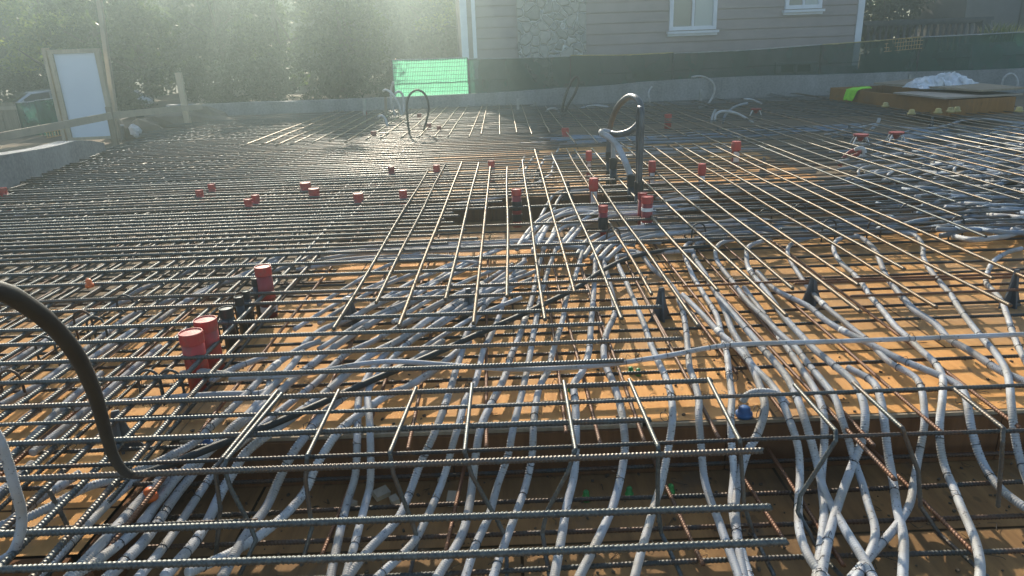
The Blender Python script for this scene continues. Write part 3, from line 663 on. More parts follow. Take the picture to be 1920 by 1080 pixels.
# ------------------------------------------------------------------ tie wires: countless small loops
b = MB()
for p, t, r in TIES:
    a = Vector((0, 0, 1)); n1 = (a - t * a.dot(t)).normalized(); n2 = t.cross(n1)
    ring = [p + (n1 * math.cos(q) + n2 * math.sin(q)) * (r + .002) for q in np.linspace(0, 2 * PI, 11)]
    b.tube(ring, .0016, 4)
    e = p + n1 * (r + .002); q1 = e + Vector((jit(.03), jit(.03), R.uniform(0, .02)))
    b.tube([e, e.lerp(q1, .5) + Vector((0, 0, .008)), q1, q1 + Vector((jit(.02), jit(.02), -.01))], .0013, 4)
for _ in range(170):
    p = at(R.uniform(500, 1900), R.uniform(620, 1040), .006)
    if p.y < YE: p.z = -.25
    if p.y > 2.1: 
        q = [p + Vector((jit(.03), jit(.03), abs(jit(.006)))) for _ in range(4)]
        b.tube(smooth_path(q, .012), .0013, 4)
tag(b.build('tie_wire', M['wire'], None, True), 'black twisted tie wire knots on conduits and clippings on the plywood', 'tie wire', None, 'stuff')
# crumbs and chips of wood on floor
b = MB()
for _ in range(420):
    x = R.uniform(300, 1920); y = R.uniform(640, 1075); p = at(x, y, 0)
    if p.y < YE: p = at(x, y, -.258)
    if -1.6 < p.x < 5:
        s = R.uniform(.003, .011); b.box(p + Vector((0, 0, s * .4)), (s * 1.5, s, s * .8), R.random() * 6, jit(.4))
tag(b.build('debris', simple('dark_crumbs', (.06, .045, .035), (.12, .085, .05), .9, 0, 50)), 'dark crumbs and grit scattered on the plywood and trench floor', 'debris', None, 'stuff')
for i, (x, y, s) in enumerate([(715, 925, .07), (740, 938, .05), (655, 945, .06), (830, 895, .05), (850, 935, .08)]):
    b = MB(); b.box(at(x, y, -.24), (s, s * .7, .03), R.random() * 3, jit(.3)); tag(b.build('wood_chip', M['timber_pale']), 'small broken piece of pale wood on the trench floor', 'wood chip', 'wood offcuts in the trench')
b = MB(); b.box(at(495, 703, .13), (.085, .04, .004), .15, .5); tag(b.build('paper_tag', M['white']), 'white paper tag lying on the conduits near the elbow', 'tag')

# ------------------------------------------------------------------ sleeves
def sleeve(x, y, w, hpx, label, bands=None, m='red', ztop=.36, group='sleeves cast into the deck', cap=True, name='pipe_sleeve'):
    p = at(x, y, ztop); dist = (p - EYE).dot(fw); r = w / F_PX * dist / 2
    o = empty(name, (p.x, p.y, 0), label, 'pipe sleeve', group)
    b = MB(); H = ztop
    base = M[m]
    b.lathe([(r * .93, 0), (r * .93, H - .03)], 24); 
    body = b.build('tube', M['darkred'] if bands else base, o, True)
    e = MB().lathe([(r * .96, H - .05 - .2 * r), (r, H - .05 - .2 * r), (r, H - .004), (r * .97, H), (r * .9, H), (r * .86, H - .006), (0.001, H - .005)], 24)
    co = e.build('cap', base, o)
    for k, (z0, z1, mm) in enumerate(bands or []):
        MB().lathe([(r * .9, z0), (r * 1.0 + .001, z0), (r * 1.0 + .001, z1), (r * .9, z1)], 24).build('band', M[mm], o)
    return o
sleeve(357, 622, 44, 80, 'large red round sleeve with flat cap, nearest the camera of the two big ones', ztop=.33)
sleeve(384, 598, 42, 70, 'large red round sleeve standing just behind the nearest red one', ztop=.33)
sleeve(492, 499, 31, 95, 'tall red round sleeve with pink top right of the dark round caps', ztop=.36, bands=[(.14, .17, 'red'), (.04, .08, 'white')])
for x, y, w, l in [(423, 577, 26, 'wide dark round capped sleeve behind the two big red ones'), (447, 556, 17, 'narrow dark capped sleeve, front one of the small dark pair'), (460, 545, 15, 'narrow dark capped sleeve, rear one of the small dark pair'), (478, 521, 15, 'slim dark green capped pipe touching the tall red sleeve')]:
    sleeve(x, y, w, 60, l, m='pipe_black', ztop=.28, group='dark capped sleeves')
BB = [(.22, .255, 'pipe_black'), (.12, .21, 'pipe_black'), (.0, .085, 'pipe_black')]
sleeve(968, 354, 19, 80, 'tall sleeve banded red and black before the brown form board', bands=[(.17, .26, 'pipe_black'), (.06, .13, 'pipe_black')], ztop=.38)
sleeve(1131, 385, 18, 60, 'red and black banded sleeve among the arching conduits', bands=[(.16, .28, 'pipe_black'), (.0, .11, 'pipe_black')], ztop=.38)
sleeve(1214, 368, 22, 60, 'stout red sleeve with white tape right behind the arching conduits', bands=[(.14, .165, 'white'), (.27, .30, 'white')], ztop=.40)
sleeve(1205, 361, 18, 60, 'dark red sleeve hidden behind the stout one with white tape', m='darkred', ztop=.40)
def flask(x, y, w, label, ztop=.36):
    p = at(x, y, ztop); dist = (p - EYE).dot(fw); r = w / F_PX * dist / 2; H = ztop
    o = empty('pipe_sleeve', (p.x, p.y, 0), label, 'pipe sleeve', 'labelled red sleeves on the far plywood')
    MB().lathe([(r * 1.0, 0), (r * 1.0, .05), (r * .8, .06), (r * .8, H - .12)], 18).build('tube', M['darkred'], o)
    MB().lathe([(r * .8, H - .125), (r, H - .11), (r, H - .03), (r * .92, H - .01), (r * .92, H), (0.001, H)], 18).build('cap', M['red'], o)
    b = MB(); n = 8
    V = []
    for k in range(n + 1):
        a = -PI / 2 - .85 + 1.7 * k / n
        V += [(r * .83 * math.cos(a), r * .83 * math.sin(a), .09), (r * .83 * math.cos(a), r * .83 * math.sin(a), H - .135)]
    b.add(V, [(2 * k, 2 * k + 2, 2 * k + 3, 2 * k + 1) for k in range(n)]); b.build('label_sticker', M['white'], o)
    return o
flask(1104, 283, 12, 'small red sleeve with white sticker left of the black loop sleeves')
flask(1113, 334, 18, 'red sleeve with white sticker in front of the left black loop sleeves', ztop=.38)
flask(1223, 302, 14, 'red sleeve with white sticker just right of the black hairpin pipe')
flask(1317, 307, 15, 'red sleeve at the right edge of the sunlit far plywood')
flask(1381, 265, 18, 'red sleeve with white sticker standing at the shade line in the middle right')
low = [(572, 342, 20, 'low red sleeve left one of the close pair in the left rows'), (588, 353, 20, 'low red sleeve right one of the close pair in the left rows'), (671, 362, 19, 'low red sleeve alone between the pair and the golden bars'), (478, 365, 15, 'flat red sleeve, rear one of the low pair farther left'), (464, 373, 15, 'flat red sleeve, front one of the low pair farther left'),
       (396, 345, 14, 'low dusty red sleeve, rear one near the pale conduit at left'), (373, 356, 14, 'low dusty red sleeve, front one near the pale conduit at left'), (755, 356, 15, 'dark red sleeve just left of the first golden bar'), (733, 312, 12, 'narrow red sleeve rising among the far left rows'), (818, 309, 13, 'brown-red sleeve at the far end of the first golden bars'), (921, 301, 13, 'small red sleeve on the far plywood behind the banded one'),
       (804, 231, 10, 'pink-topped sleeve under the black arch pipe'), (823, 236, 9, 'small orange-red sleeve right of the black arch pipe'), (786, 213, 9, 'small red sleeve inside the black arch pipe'), (700, 246, 10, 'tiny red sleeve left of the grey bent conduits at the back'), (684, 210, 8, 'tiny red sleeve near the wall at far left of the lattice'), (1253, 214, 14, 'tiny red box sleeve in the shaded lattice right of the loops'), (1060, 240, 14, 'dark red sleeve beneath the hairpin cable at the back'), (4, 352, 14, 'red sleeve cut by the left edge of the picture')]
for x, y, w, l in low: sleeve(x, y, w, 20, l, ztop=.29, m='red' if w > 12 else 'darkred', group='low red sleeves')
# red inserts on wire legs
for x, y, l in [(1615, 247, 'red insert on pale wire legs, left one of two in the shaded tangle'), (1682, 243, 'red insert on pale wire legs, right one of two in the shaded tangle'), (1418, 200, 'red insert on wire legs near the retaining wall')]:
    p = at(x, y, .36); o = empty('wire_leg_insert', (p.x, p.y, .18), l, 'insert', 'red inserts on wire legs')
    MB().lathe([(.03, .06), (.06, .12), (.13, .15), (.13, .185), (.001, .185)], 14).build('insert_body', M['darkred'], o)
    o.scale = (.8, .8, .8)
    for k in range(4):
        a = k * PI / 2 + .5; MB().tube([(.11 * math.cos(a), .11 * math.sin(a), .16), (.17 * math.cos(a), .17 * math.sin(a), .06), (.2 * math.cos(a), .2 * math.sin(a), .0)], .009, 5).build('leg', M['white'], o)
# small caps
def cap(x, y, z, r, m, label, h=.035, cat='insert', group=None):
    p = at(x, y, z + h); o = MB().lathe([(r, 0), (r, h * .35), (r * .7, h * .4), (r * .7, h * .85), (r * .45, h), (0.001, h)], 14).build({'orange': 'orange_plug', 'green': 'form_insert', 'blue': 'blue_plug', 'yellowtube': 'form_insert'}[m], M[m], None, True)
    o.location = (p.x, p.y, z); return tag(o, label, cat, group)
cap(165, 523, .2, .028, 'orange', 'orange plastic cap on a bar end among the left bars', .06)
cap(278, 916, 0, .03, 'orange', 'round orange cap on the plywood behind the left conduits', .05)
for x, y in [(1183, 688), (1197, 691), (1071, 720)]: cap(x, y, 0, .018, 'green', 'small green insert on the plywood under the long loose conduit', .04, group='green inserts on plywood')
for x, y in [(1099, 920), (1180, 913), (1258, 908)]: cap(x, y, -.258, .02, 'green', 'small green insert on the shaded trench floor', .05, group='green inserts in trench')
cap(1396, 762, 0, .04, 'blue', 'blue round plastic cap beside the curled conduit end', .05)
cap(385, 822, 0, .03, 'blue', 'blue plastic cap under the black hose near the left fan', .03)
for i, (x, y) in enumerate([(1661, 192), (1710, 205), (1760, 203), (1783, 201), (1795, 200), (1912, 200)]): cap(x, y, .3, .07, 'yellowtube', 'small yellow mushroom cap beside the brown timber box' if i < 5 else 'yellow cap at the right end of the brown timber box', .09, group='yellow caps by the box' if i < 5 else None)

# grey plastic bar supports
def support(x, y, hpx, label, rz):
    p = at(x, y, .0); h = hpx
    o = empty('bar_support', (p.x, p.y, 0), label, 'bar support', 'grey plastic bar supports', rz)
    poly = [(-.085, 0), (.085, 0), (.066, .03), (.036, .11), (.015, h), (-.015, h), (-.036, .11), (-.066, .03)]
    b = MB(); b.prism(poly, .012, Matrix()); b.build('web', M['chair'], o)
    b = MB(); b.prism([(-.05, 0), (.05, 0), (.012, h * .9), (-.012, h * .9)], .012, Matrix.Rotation(PI / 2, 4, 'Z')); b.build('cross_web', M['chair'], o)
    return o
for x, y, h, rz, l in [(1238, 600, .22, .3, 'grey tapered plastic support right of the middle fan'), (1520, 570, .2, .2, 'grey tapered plastic support under the golden bars at right'), (1893, 575, .25, .2, 'dark grey plastic support at the right edge'), (660, 610, .2, .1, 'grey plastic support at the near end of the first golden bar'), (881, 600, .22, .5, 'grey plastic support below the middle golden bar ends'),
                       (1065, 375, .2, .4, 'grey plastic support behind the form board'), (1430, 330, .24, .2, 'tall grey plastic support right of the far sunlit plywood'), (838, 335, .2, .2, 'grey plastic support among the far golden bars'), (1010, 345, .2, .2, 'grey plastic support right of the banded sleeve'), (1345, 262, .22, 0, 'grey plastic support in the blue bundle'), (1590, 260, .22, .1, 'grey support standing in the shaded bundle at right'), (1745, 245, .24, .1, 'grey support in the far tangle'), (233, 842, .2, .4, 'grey plastic support behind the black hose bend'), (1175, 1085, .2, .3, 'grey plastic support at the bottom edge of the trench')]:
    o = support(x, y, h, l, rz)
    if y > 1000: o.location.z = -.26

# ------------------------------------------------------------------ pipes that stand up at the back
def standpipe(pts, r, m, label, cat='pipe', name='bent_pipe'):
    V, F = tube_np(resample(smooth_path(pts, .04), .04), r, 8)
    return tag(link(name, V, F, M[m], None, True), label, cat)
Yp = at(1185, 345, .3).y
YL = at(1143, 282, .45).y
def P_(lst, Y): return [atY(x, y, Y) for x, y in lst]
standpipe([atY(1141, 320, YL + .0), atY(1142, 280, YL), atY(1144, 240, YL), atY(1152, 212, YL - .2), atY(1165, 192, YL - .4), atY(1181, 181, YL - .6), atY(1196, 187, YL - .8), atY(1203, 208, YL - .9), atY(1198, 230, YL - 1.0), atY(1182, 246, YL - 1.0), atY(1160, 252, YL - .9), atY(1146, 250, YL - .8)],
          .036, 'pipe_grey', 'dark grey pipe making a big loop over the black sleeves')
standpipe([atY(1146, 250, YL - .8), atY(1131, 246, YL - .8), atY(1127, 250, YL - .85), atY(1140, 256, YL - .9), atY(1155, 270, Yp + .5), atY(1170, 298, Yp + .3), atY(1184, 335, Yp + .1), atY(1187, 350, Yp)],   .034, 'conduit', 'grey conduit bending down from the loop into the black sleeve')
standpipe([atY(1150, 320, YL - .2), atY(1150, 262, YL - .2), atY(1147, 256, YL - .25)], .03, 'conduit', 'grey conduit standing in the second black sleeve')
standpipe([atY(1198, 380, Yp - .4), atY(1197, 320, Yp - .4), atY(1197, 240, Yp - .4), atY(1198, 208, Yp - .4), atY(1201, 200, Yp - .42), atY(1204, 208, Yp - .44), atY(1203, 240, Yp - .46), atY(1199, 345, Yp - .46)], .026, 'pipe_grey', 'tall dark hairpin pipe standing in the front black sleeve')
for x, yt, Y, w, l in [(1143, 284, YL, 15, 'square-edged black sleeve, rear left of the four under the loops'), (1150, 297, YL - .5, 15, 'black sleeve, second of the four under the loops'), (1184, 328, Yp, 16, 'black sleeve, third of the four, taking the grey conduit'), (1198, 340, Yp - .42, 18, 'black sleeve, front right of the four, holding the hairpin pipe')]:
    p = atY(x, yt, Y); r = w / F_PX * (p - EYE).dot(fw) / 2
    o = empty('black_sleeve', (p.x, p.y, 0), l, 'pipe sleeve', 'black sleeves under the loops')
    MB().lathe([(r * .9, 0), (r * .9, p.z - .1)], 16).build('tube', M['pipe_black'], o, True)
    MB().lathe([(r, p.z - .12), (r, p.z), (r * .8, p.z), (r * .8, p.z - .05), (0.001, p.z - .05)], 16).build('collar', M['pipe_black'], o)
bk = [([(1056, 225), (1054, 205), (1062, 175), (1072, 152), (1081, 144), (1085, 152), (1078, 175), (1066, 195), (1058, 215)], 17, .03, 'hose', 'black cable bent into a narrow leaning hairpin before the wall'),
      ([(769, 262), (764, 220), (763, 195), (768, 178), (780, 169), (792, 172), (801, 185), (804, 205), (800, 225), (794, 245)], 13.5, .02, 'hose', 'black pipe bent into a tall arch at the back left'),
      ([(741, 217), (734, 190), (733, 170), (738, 153)], 17, .025, 'conduit_pale', 'pale conduit standing up and leaning right beside the bright green netting'),
      ([(754, 217), (747, 195), (735, 175), (722, 168), (718, 172)], 16.5, .025, 'conduit_pale', 'pale conduit curling over to the left at the back'),
      ([(757, 217), (757, 190), (753, 175), (746, 171), (741, 176)], 16, .025, 'conduit_pale', 'pale short conduit hooked left, beside the black arch'),
      ([(727, 238), (722, 222), (714, 216), (709, 221)], 14, .024, 'conduit_pale', 'low pale conduit hook standing left of the black arch'),
      ([(1310, 201), (1325, 197), (1336, 182), (1340, 167), (1335, 153), (1322, 145), (1308, 143), (1296, 145)], 18, .025, 'conduit_pale', 'thin pale pipe curved into a half circle before the wall'),
      ([(1219, 192), (1216, 178), (1218, 168), (1223, 162)], 18.5, .022, 'conduit_pale', 'short pale pipe standing bent near the wall right of the loop'),
      ([(1333, 232), (1336, 218), (1342, 205)], 14, .025, 'conduit', 'short grey conduit stub leaning right in the shaded lattice'),
      ([(1340, 228), (1342, 215), (1352, 209), (1372, 210), (1392, 218), (1412, 230)], 14, .026, 'conduit_pale', 'pale conduit arch lying low in the shaded lattice'),
      ([(1355, 232), (1360, 216), (1375, 202), (1390, 196), (1402, 194)], 14.5, .025, 'conduit_dark', 'thin dark conduit arc rising right in the shaded lattice'),
      ([(1395, 186), (1410, 187), (1428, 195)], 17, .025, 'conduit', 'short grey conduit drooping near the wall in the shade'),
      ([(1574, 312), (1580, 298), (1592, 286), (1604, 282), (1612, 284), (1608, 290), (1596, 294)], 9.3, .026, 'darkred', 'brownish red conduit curl beside the pale one at right'),
      ([(1598, 322), (1612, 308), (1621, 292), (1620, 280), (1612, 277), (1603, 281)], 9.2, .028, 'conduit_pale', 'thick pale conduit curl standing up in the right tangle'),
      ([(1632, 243), (1642, 236), (1647, 228), (1649, 221)], 12.5, .028, 'conduit_pale', 'pale conduit tip pointing up behind the red inserts'),
      ([(1878, 160), (1882, 146), (1893, 138), (1903, 142), (1908, 154), (1905, 170)], 18, .025, 'conduit_pale', 'thin pale arch pipe before the wall at far right'),
      ([(1022, 212), (1030, 204), (1042, 204), (1048, 212)], 17.5, .025, 'conduit', 'low grey conduit arch left of the leaning hairpin'),
      ([(1090, 203), (1110, 198), (1130, 199), (1160, 206)], 18, .025, 'conduit', 'low grey conduit bow right of the leaning hairpin')]
for pl, Y, r, m, l in bk: standpipe(P_(pl, Y), r, m, l)

# ------------------------------------------------------------------ retaining wall and left edge wall
WALLY = 19.9
b = MB()
xs = np.linspace(-9.2, 15.5, 22)
WT = [atY(x, y, WALLY) for x, y in [(330, 197), (640, 187), (800, 181), (920, 174), (1100, 163), (1300, 147), (1560, 139), (1930, 128)]]
def wtop(X): return float(np.interp(X, [p.x for p in WT], [p.z for p in WT]))
V = []
for X in xs:
    z = wtop(X) + jit(.015); V += [(X, WALLY, -.3), (X, WALLY, z), (X, WALLY + .35, z + jit(.01)), (X, WALLY + .35, -.3)]
Fc = []
for i in range(len(xs) - 1):
    k = i * 4; Fc += [(k, k + 4, k + 5, k + 1), (k + 1, k + 5, k + 6, k + 2), (k + 2, k + 6, k + 7, k + 3)]
Fc += [(0, 1, 2, 3), tuple(len(V) - 4 + q for q in (3, 2, 1, 0))]
b.add(V, Fc); tag(b.build('retaining_wall', M['concrete']), 'long stained concrete retaining wall behind the mat', 'wall')
b = MB()
ys = np.linspace(8.2, 12.9, 9)
V = []
for y in ys:
    X = slab_edge(y) - .05; z = .66 - (y - 8.2) * .05 - (.12 if y > 12.4 else 0) + jit(.025); V += [(X, y, -.3), (X, y, z), (X - .3, y, z), (X - .3, y, -.3)]
Fc = []
for i in range(len(ys) - 1):
    k = i * 4; Fc += [(k, k + 1, k + 5, k + 4), (k + 1, k + 2, k + 6, k + 5), (k + 2, k + 3, k + 7, k + 6)]
Fc += [(3, 2, 1, 0), tuple(len(V) - 4 + q for q in (0, 1, 2, 3))]
b.add(V, Fc); tag(b.build('concrete_curb', M['concrete']), 'low grey concrete wall along the left edge of the mat', 'wall')
# earth behind the walls
sheet('garden_soil', [[(-14, WALLY + .36, .3), (60, WALLY + .36, .5), (60, 60, .5), (-14, 60, .3)]], M['dirt'])
sheet('side_yard', [[(-60, 4, -.05), (-9.3, 4, -.05), (-12.3, 20, -.05), (-60, 20, -.05)]], M['dirt'])

# ------------------------------------------------------------------ house
HY = math.radians(4.5)
H0 = atY(866, 60, 22.3); H0.z = 0
hx = Vector((math.cos(HY), math.sin(HY), 0)); hn = Vector((math.sin(HY), -math.cos(HY), 0))
def hs(px, py):                         # photo point -> (along wall, height) on the house face
    d = ray(px, py); t = (H0 - EYE).dot(hn) / d.dot(hn); p = EYE + d * t
    return (p - H0).dot(hx), p.z
house = empty('house', H0, 'taupe lap-sided house with white trim and a stone panel behind the fence', 'house', None, HY)
sR = hs(1612, 60)[0]; EAVE = 6.2
s_st0, s_st1 = hs(970, 50)[0], hs(1098, 50)[0]
def lap(b, s0, s1, z0, z1, e, y0=0.0):
    z = z0
    while z < z1 - .01:
        t = min(e, z1 - z); b.add([(s0, y0 - .028, z), (s1, y0 - .028, z), (s1, y0 - .01, z + t - .03), (s0, y0 - .01, z + t - .03), (s0, y0 + .018, z), (s1, y0 + .018, z), (s0, y0 + .018, z + t - .03), (s1, y0 + .018, z + t - .03)], [(0, 1, 2, 3), (4, 5, 1, 0), (3, 2, 7, 6)]); z += e
b = MB(); lap(b, .1, s_st0, .75, EAVE, .30); lap(b, s_st1, sR, .75, EAVE, .30)
b.build('siding', M['siding'], house)
b = MB(); b.box(((sR) / 2, 4.02, 3.1), (sR, 8, 5.6)); b.box(((sR) / 2, 3.0, .4), (sR - .1, 6, 1.1)); b.build('wall_core', M['siding'], house)
b = MB(); b.box((sR / 2, -.012, .52), (sR, .09, .46)); b.build('foundation', M['concrete'], house)
b = MB(); b.box(((s_st0 + s_st1) / 2, -.03, EAVE / 2 + .2), (s_st1 - s_st0, .14, EAVE - .45)); b.build('stone_panel', M['stone'], house)
for s in (.07, sR - .06):
    b = MB(); b.box((s, -.012, EAVE / 2 + .3), (.2, .08, EAVE - .6)); b.build('corner_board', M['trim'], house)
s = hs(889, 60)[0]; b = MB(); b.box((s, -.07, EAVE / 2 + .3), (.11, .09, EAVE - .6)); b.build('downspout', M['trim'], house)
b = MB(); e2 = 1.0
b.add([(-.5, -.55, EAVE - .05), (sR + .5, -.55, EAVE - .05), (sR + .5, 4, EAVE + 1.25), (-.5, 4, EAVE + 1.25), (-.5, 8.6, EAVE - .05), (sR + .5, 8.6, EAVE - .05),
       (-.5, -.55, EAVE + .1), (sR + .5, -.55, EAVE + .1), (sR + .5, 4, EAVE + 1.4), (-.5, 4, EAVE + 1.4), (-.5, 8.6, EAVE + .1), (sR + .5, 8.6, EAVE + .1)],
      [(0, 3, 2, 1), (3, 4, 5, 2), (6, 7, 8, 9), (9, 8, 11, 10), (0, 1, 7, 6), (4, 10, 11, 5), (0, 6, 9, 3), (3, 9, 10, 4), (1, 2, 8, 7), (2, 5, 11, 8)])
b.build('roof', M['roof'], house)
def window(x0, x1, ybot, h, split=True):
    a, zb = hs(x0, ybot); c, _ = hs(x1, ybot); w = c - a; z0 = zb + .14; cs = (a + c) / 2
    f = MB(); t = .11
    f.box((a + t / 2, -.05, z0 + h / 2), (t, .1, h)); f.box((c - t / 2, -.05, z0 + h / 2), (t, .1, h)); f.box((cs, -.05, z0 + t / 2), (w - 2 * t, .096, t)); f.box((cs, -.05, z0 + h - t / 2), (w - 2 * t, .096, t))
    f.box((cs, -.045, z0 + h / 2), (.07, .08, h - 2 * t))
    win = f.build('window', M['trim'], house)
    MB().box((cs, -.09, z0 - .06), (w + .14, .18, .07)).box((cs, -.05, z0 - .13), (w + .08, .1, .07)).build('sill', M['trim'], win)
    MB().box(((a + cs) / 2, -.02, z0 + h / 2), (cs - a - t - .03, .02, h - 2 * t)).build('pane', M['glass'], win)
    MB().box(((c + cs) / 2, -.02, z0 + h / 2), (c - cs - t - .03, .02, h - 2 * t)).build('pane', M['glass_pale'], win)
window(1253, 1340, 67, 1.7); window(1469, 1537, 27, 1.15)
for x0, x1, y0, y1 in [(1173, 1230, 150, 138), (1450, 1526, 140, 133)]:
    a, z0 = hs(x0, y0); c, z1 = hs(x1, y1); w = c - a; cs = (a + c) / 2; h = .3; z0 = .62
    f = MB(); f.box((cs, -.09, z0 + h - .04), (w, .08, .08)); 
    for q in (a + .09, cs, c - .09): f.box((q, -.09, z0 + h / 2 - .04), (.18 if q != cs else .1, .07, h - .08))
    v = f.build('foundation_vent', M['galv'], house); MB().box((cs, -.065, z0 + h / 2 - .04), (w - .2, .03, h - .1)).build('vent_screen', M['pipe_black'], v)

# ------------------------------------------------------------------ fence with green netting on the retaining wall
def fence_panel(x0, x1, yt0, yt1, Y, zb, label, mnet, sag=0.02, tube='galv', group='netted fence panels', zbot=None):
    a = atY(x0, yt0, Y); c = atY(x1, yt1, Y); o = empty('fence_panel', (a.x, Y, zb), label, 'fence panel', group)
    A = Vector((0, 0, a.z - zb)); C = Vector((c.x - a.x, 0, c.z - zb)); W = C.x
    MB().tube([(0, 0, 0), A], .021, 6).build('post', M['stone_dark'], o); MB().tube([(W, 0, 0), C], .021, 6).build('post', M['stone_dark'], o)
    MB().tube([A, A.lerp(C, .5) + Vector((0, 0, -sag)), C], .018, 6).build('top_rail', M[tube], o)
    MB().tube([A * .42, Vector((W, 0, C.z * .42))], .012, 5).build('mid_rail', M['stone_dark'], o)
    n, k = 26, 8; V = []; F = []
    for i in range(n + 1):
        t = i / n; top = A.lerp(C, t).z - sag * 4 * t * (1 - t)
        for j in range(k + 1):
            s = j / k; z = .0 + (top - .0) * s
            V.append((W * t, -.03 + .016 * math.sin(t * 17 + s * 3 + a.x) + .012 * math.sin(t * 41 + s * 9), z + .01 * math.sin(t * 23) * (1 - s)))
    for i in range(n):
        for j in range(k): q = i * (k + 1) + j; F.append((q, q + k + 1, q + k + 2, q + 1))
    link('netting', V, F, M[mnet], o, True)
    return o
FP = [(735, 876, 113, 108, 'net_sunlit', 'bright green sunlit netted fence panel left of the house corner', 'galv'), (878, 1068, 111, 106, 'net', 'grey-green netted fence panel in front of the downspout and stone', 'galv'), (1070, 1262, 104, 99, 'net', 'netted fence panel in front of the left foundation vent', 'yellowtube'), (1264, 1540, 100, 84, 'net', 'long sagging netted fence panel below the windows', 'galv'),
      (1542, 1725, 84, 70, 'net', 'netted fence panel with yellow top rail at the right house corner', 'yellowtube'), (1727, 1990, 70, 56, 'net', 'dark green netted fence panel at the far right', 'galv')]
for i, (x0, x1, t0, t1, mm, l, tb) in enumerate(FP):
    Y = WALLY + .2; a = atY((x0 + x1) / 2, 110, Y)
    fence_panel(x0, x1, t0, t1, Y, wtop(a.x) - .08, l, mm, .03 if i in (2, 3) else .01, tb)
b = MB()                                # steel grid of the bright panel
a = atY(735, 113, WALLY + .24); c = atY(876, 108, WALLY + .24)
for i in range(44): x = a.x + (c.x - a.x) * (i + .5) / 44; b.tube([(x, WALLY + .12, .45), (x, WALLY + .12, a.z)], .004, 4)
for k in range(9): b.tube([(a.x, WALLY + .12, .5 + k * (a.z - .5) / 9), (c.x, WALLY + .12, .5 + k * (a.z - .5) / 9)], .004, 4)
tag(b.build('wire_grid', M['stone_dark']), 'thin dark upright wires of the grid over the bright green netting', 'wire grid')
b = MB()                                # mesh basket showing above netting at right
for i in range(13):
    x = 1690 - 26 + i * 5.2; p = atY(x, 72 + (x < 1600) - .06 * (x - 1690), WALLY + .16); b.tube([p, p + Vector((0, 0, -.3))], .007, 4)
for k in (0, .1, .2, .3): b.tube([atY(1660, 75, WALLY + .16) - Vector((0, 0, k)), atY(1732, 68, WALLY + .16) - Vector((0, 0, k))], .008, 4)
tag(b.build('wire_grid', M['mesh_orange']), 'short yellow wire grid hanging on the fence right of the house corner', 'wire grid')

# ------------------------------------------------------------------ timber box at the right with sheets and cloth
def bp(x, y, z): return at(x, y, z)
TB = .2
A = bp(1558, 187, TB); Bc = bp(1778, 217, TB); C = bp(1898, 210, TB)
box = empty('timber_box', (A.x, A.y, TB), 'long brown plywood form box on the mat at the upper right', 'form box')
hb = .3
M['box_ply'] = ply('amber_form_ply', (.34, .17, .055), (.24, .115, .04), (.12, .08, .05), False)
def wallpiece(p, q, n, m='box_ply'):
    b = MB(); p = Vector(p); q = Vector(q); b.beam(p + Vector((0, 0, hb / 2 - .02)) - A + Vector((0, 0, 0)), q + Vector((0, 0, hb / 2 - .02)) - A, .05, hb)
    for v in range(len(b.V)): b.V[v] = tuple(Vector(b.V[v]))
    return b.build(n, M[m], box)
A0 = A.copy(); A0.z = TB; 
D = A + (C - Bc)
wallpiece(A, Bc, 'front_side'); wallpiece(Bc + Vector((.03, .03, 0)), C, 'end_side'); wallpiece(A + Vector((0, .06, 0)), D, 'rear_end'); wallpiece(D, C + Vector((0, .06, 0)), 'back_side')
def flat_panel(name, quad, z, t, m, label, cat):
    V = [(q[0].x, q[0].y, z + q[1]) for q in quad] + [(q[0].x, q[0].y, z + t + q[1]) for q in quad]
    o = link(name, V, [(3, 2, 1, 0), (4, 5, 6, 7)] + [(i, (i + 1) % 4, (i + 1) % 4 + 4, i + 4) for i in range(4)], M[m]); return tag(o, label, cat)
zt = TB + hb - .01
flat_panel('plywood_sheet', [(A.lerp(Bc, .62) + (D - A) * -.08, 0), (Bc + (C - Bc) * -.1, 0), (C + (C - Bc) * .12, .0), (A.lerp(Bc, .62) + (D - A) * 1.05, .0)], zt + .01, .03, 'pink', 'pale plywood sheet covering the near end of the brown box', 'plywood sheet')
flat_panel('plywood_sheet', [(A.lerp(Bc, .28) + (D - A) * .25, .06), (A.lerp(Bc, .98) + (D - A) * .5, .05), (A.lerp(Bc, .98) + (D - A) * 1.2, .06), (A.lerp(Bc, .28) + (D - A) * 1.1, .12)], zt + .05, .035, 'timber', 'weathered plywood sheet lying on the brown box under the white plastic', 'plywood sheet')
# crumpled sheeting
c0 = A.lerp(Bc, .62) + (D - A) * .75; n = 30; V = []; Fc = []; zs = zt + .13
for i in range(n + 1):
    for j in range(15):
        u = i / n * 2 - 1; v = j / 14 * 2 - 1
        env = max(0, 1 - u * u) ** .5 * max(0, 1 - v * v) ** .4
        hh = env * (.2 + .14 * math.sin(u * 7 + v * 3) + .1 * abs(math.sin(u * 13 - v * 8)) + .09 * R.random())
        V.append((c0.x + u * .62 + jit(.04), c0.y + v * .36 + jit(.04), zs - .03 + max(0, hh) * .62))
for i in range(n):
    for j in range(14): q = i * 15 + j; Fc.append((q, q + 15, q + 16, q + 1))
o = link('plastic_sheeting', V, Fc, M['sheeting']); sm = o.modifiers.new('thickness', 'SOLIDIFY'); sm.thickness = .012
tag(o, 'crumpled heap of white plastic sheeting on the plywood over the brown box', 'plastic sheeting')
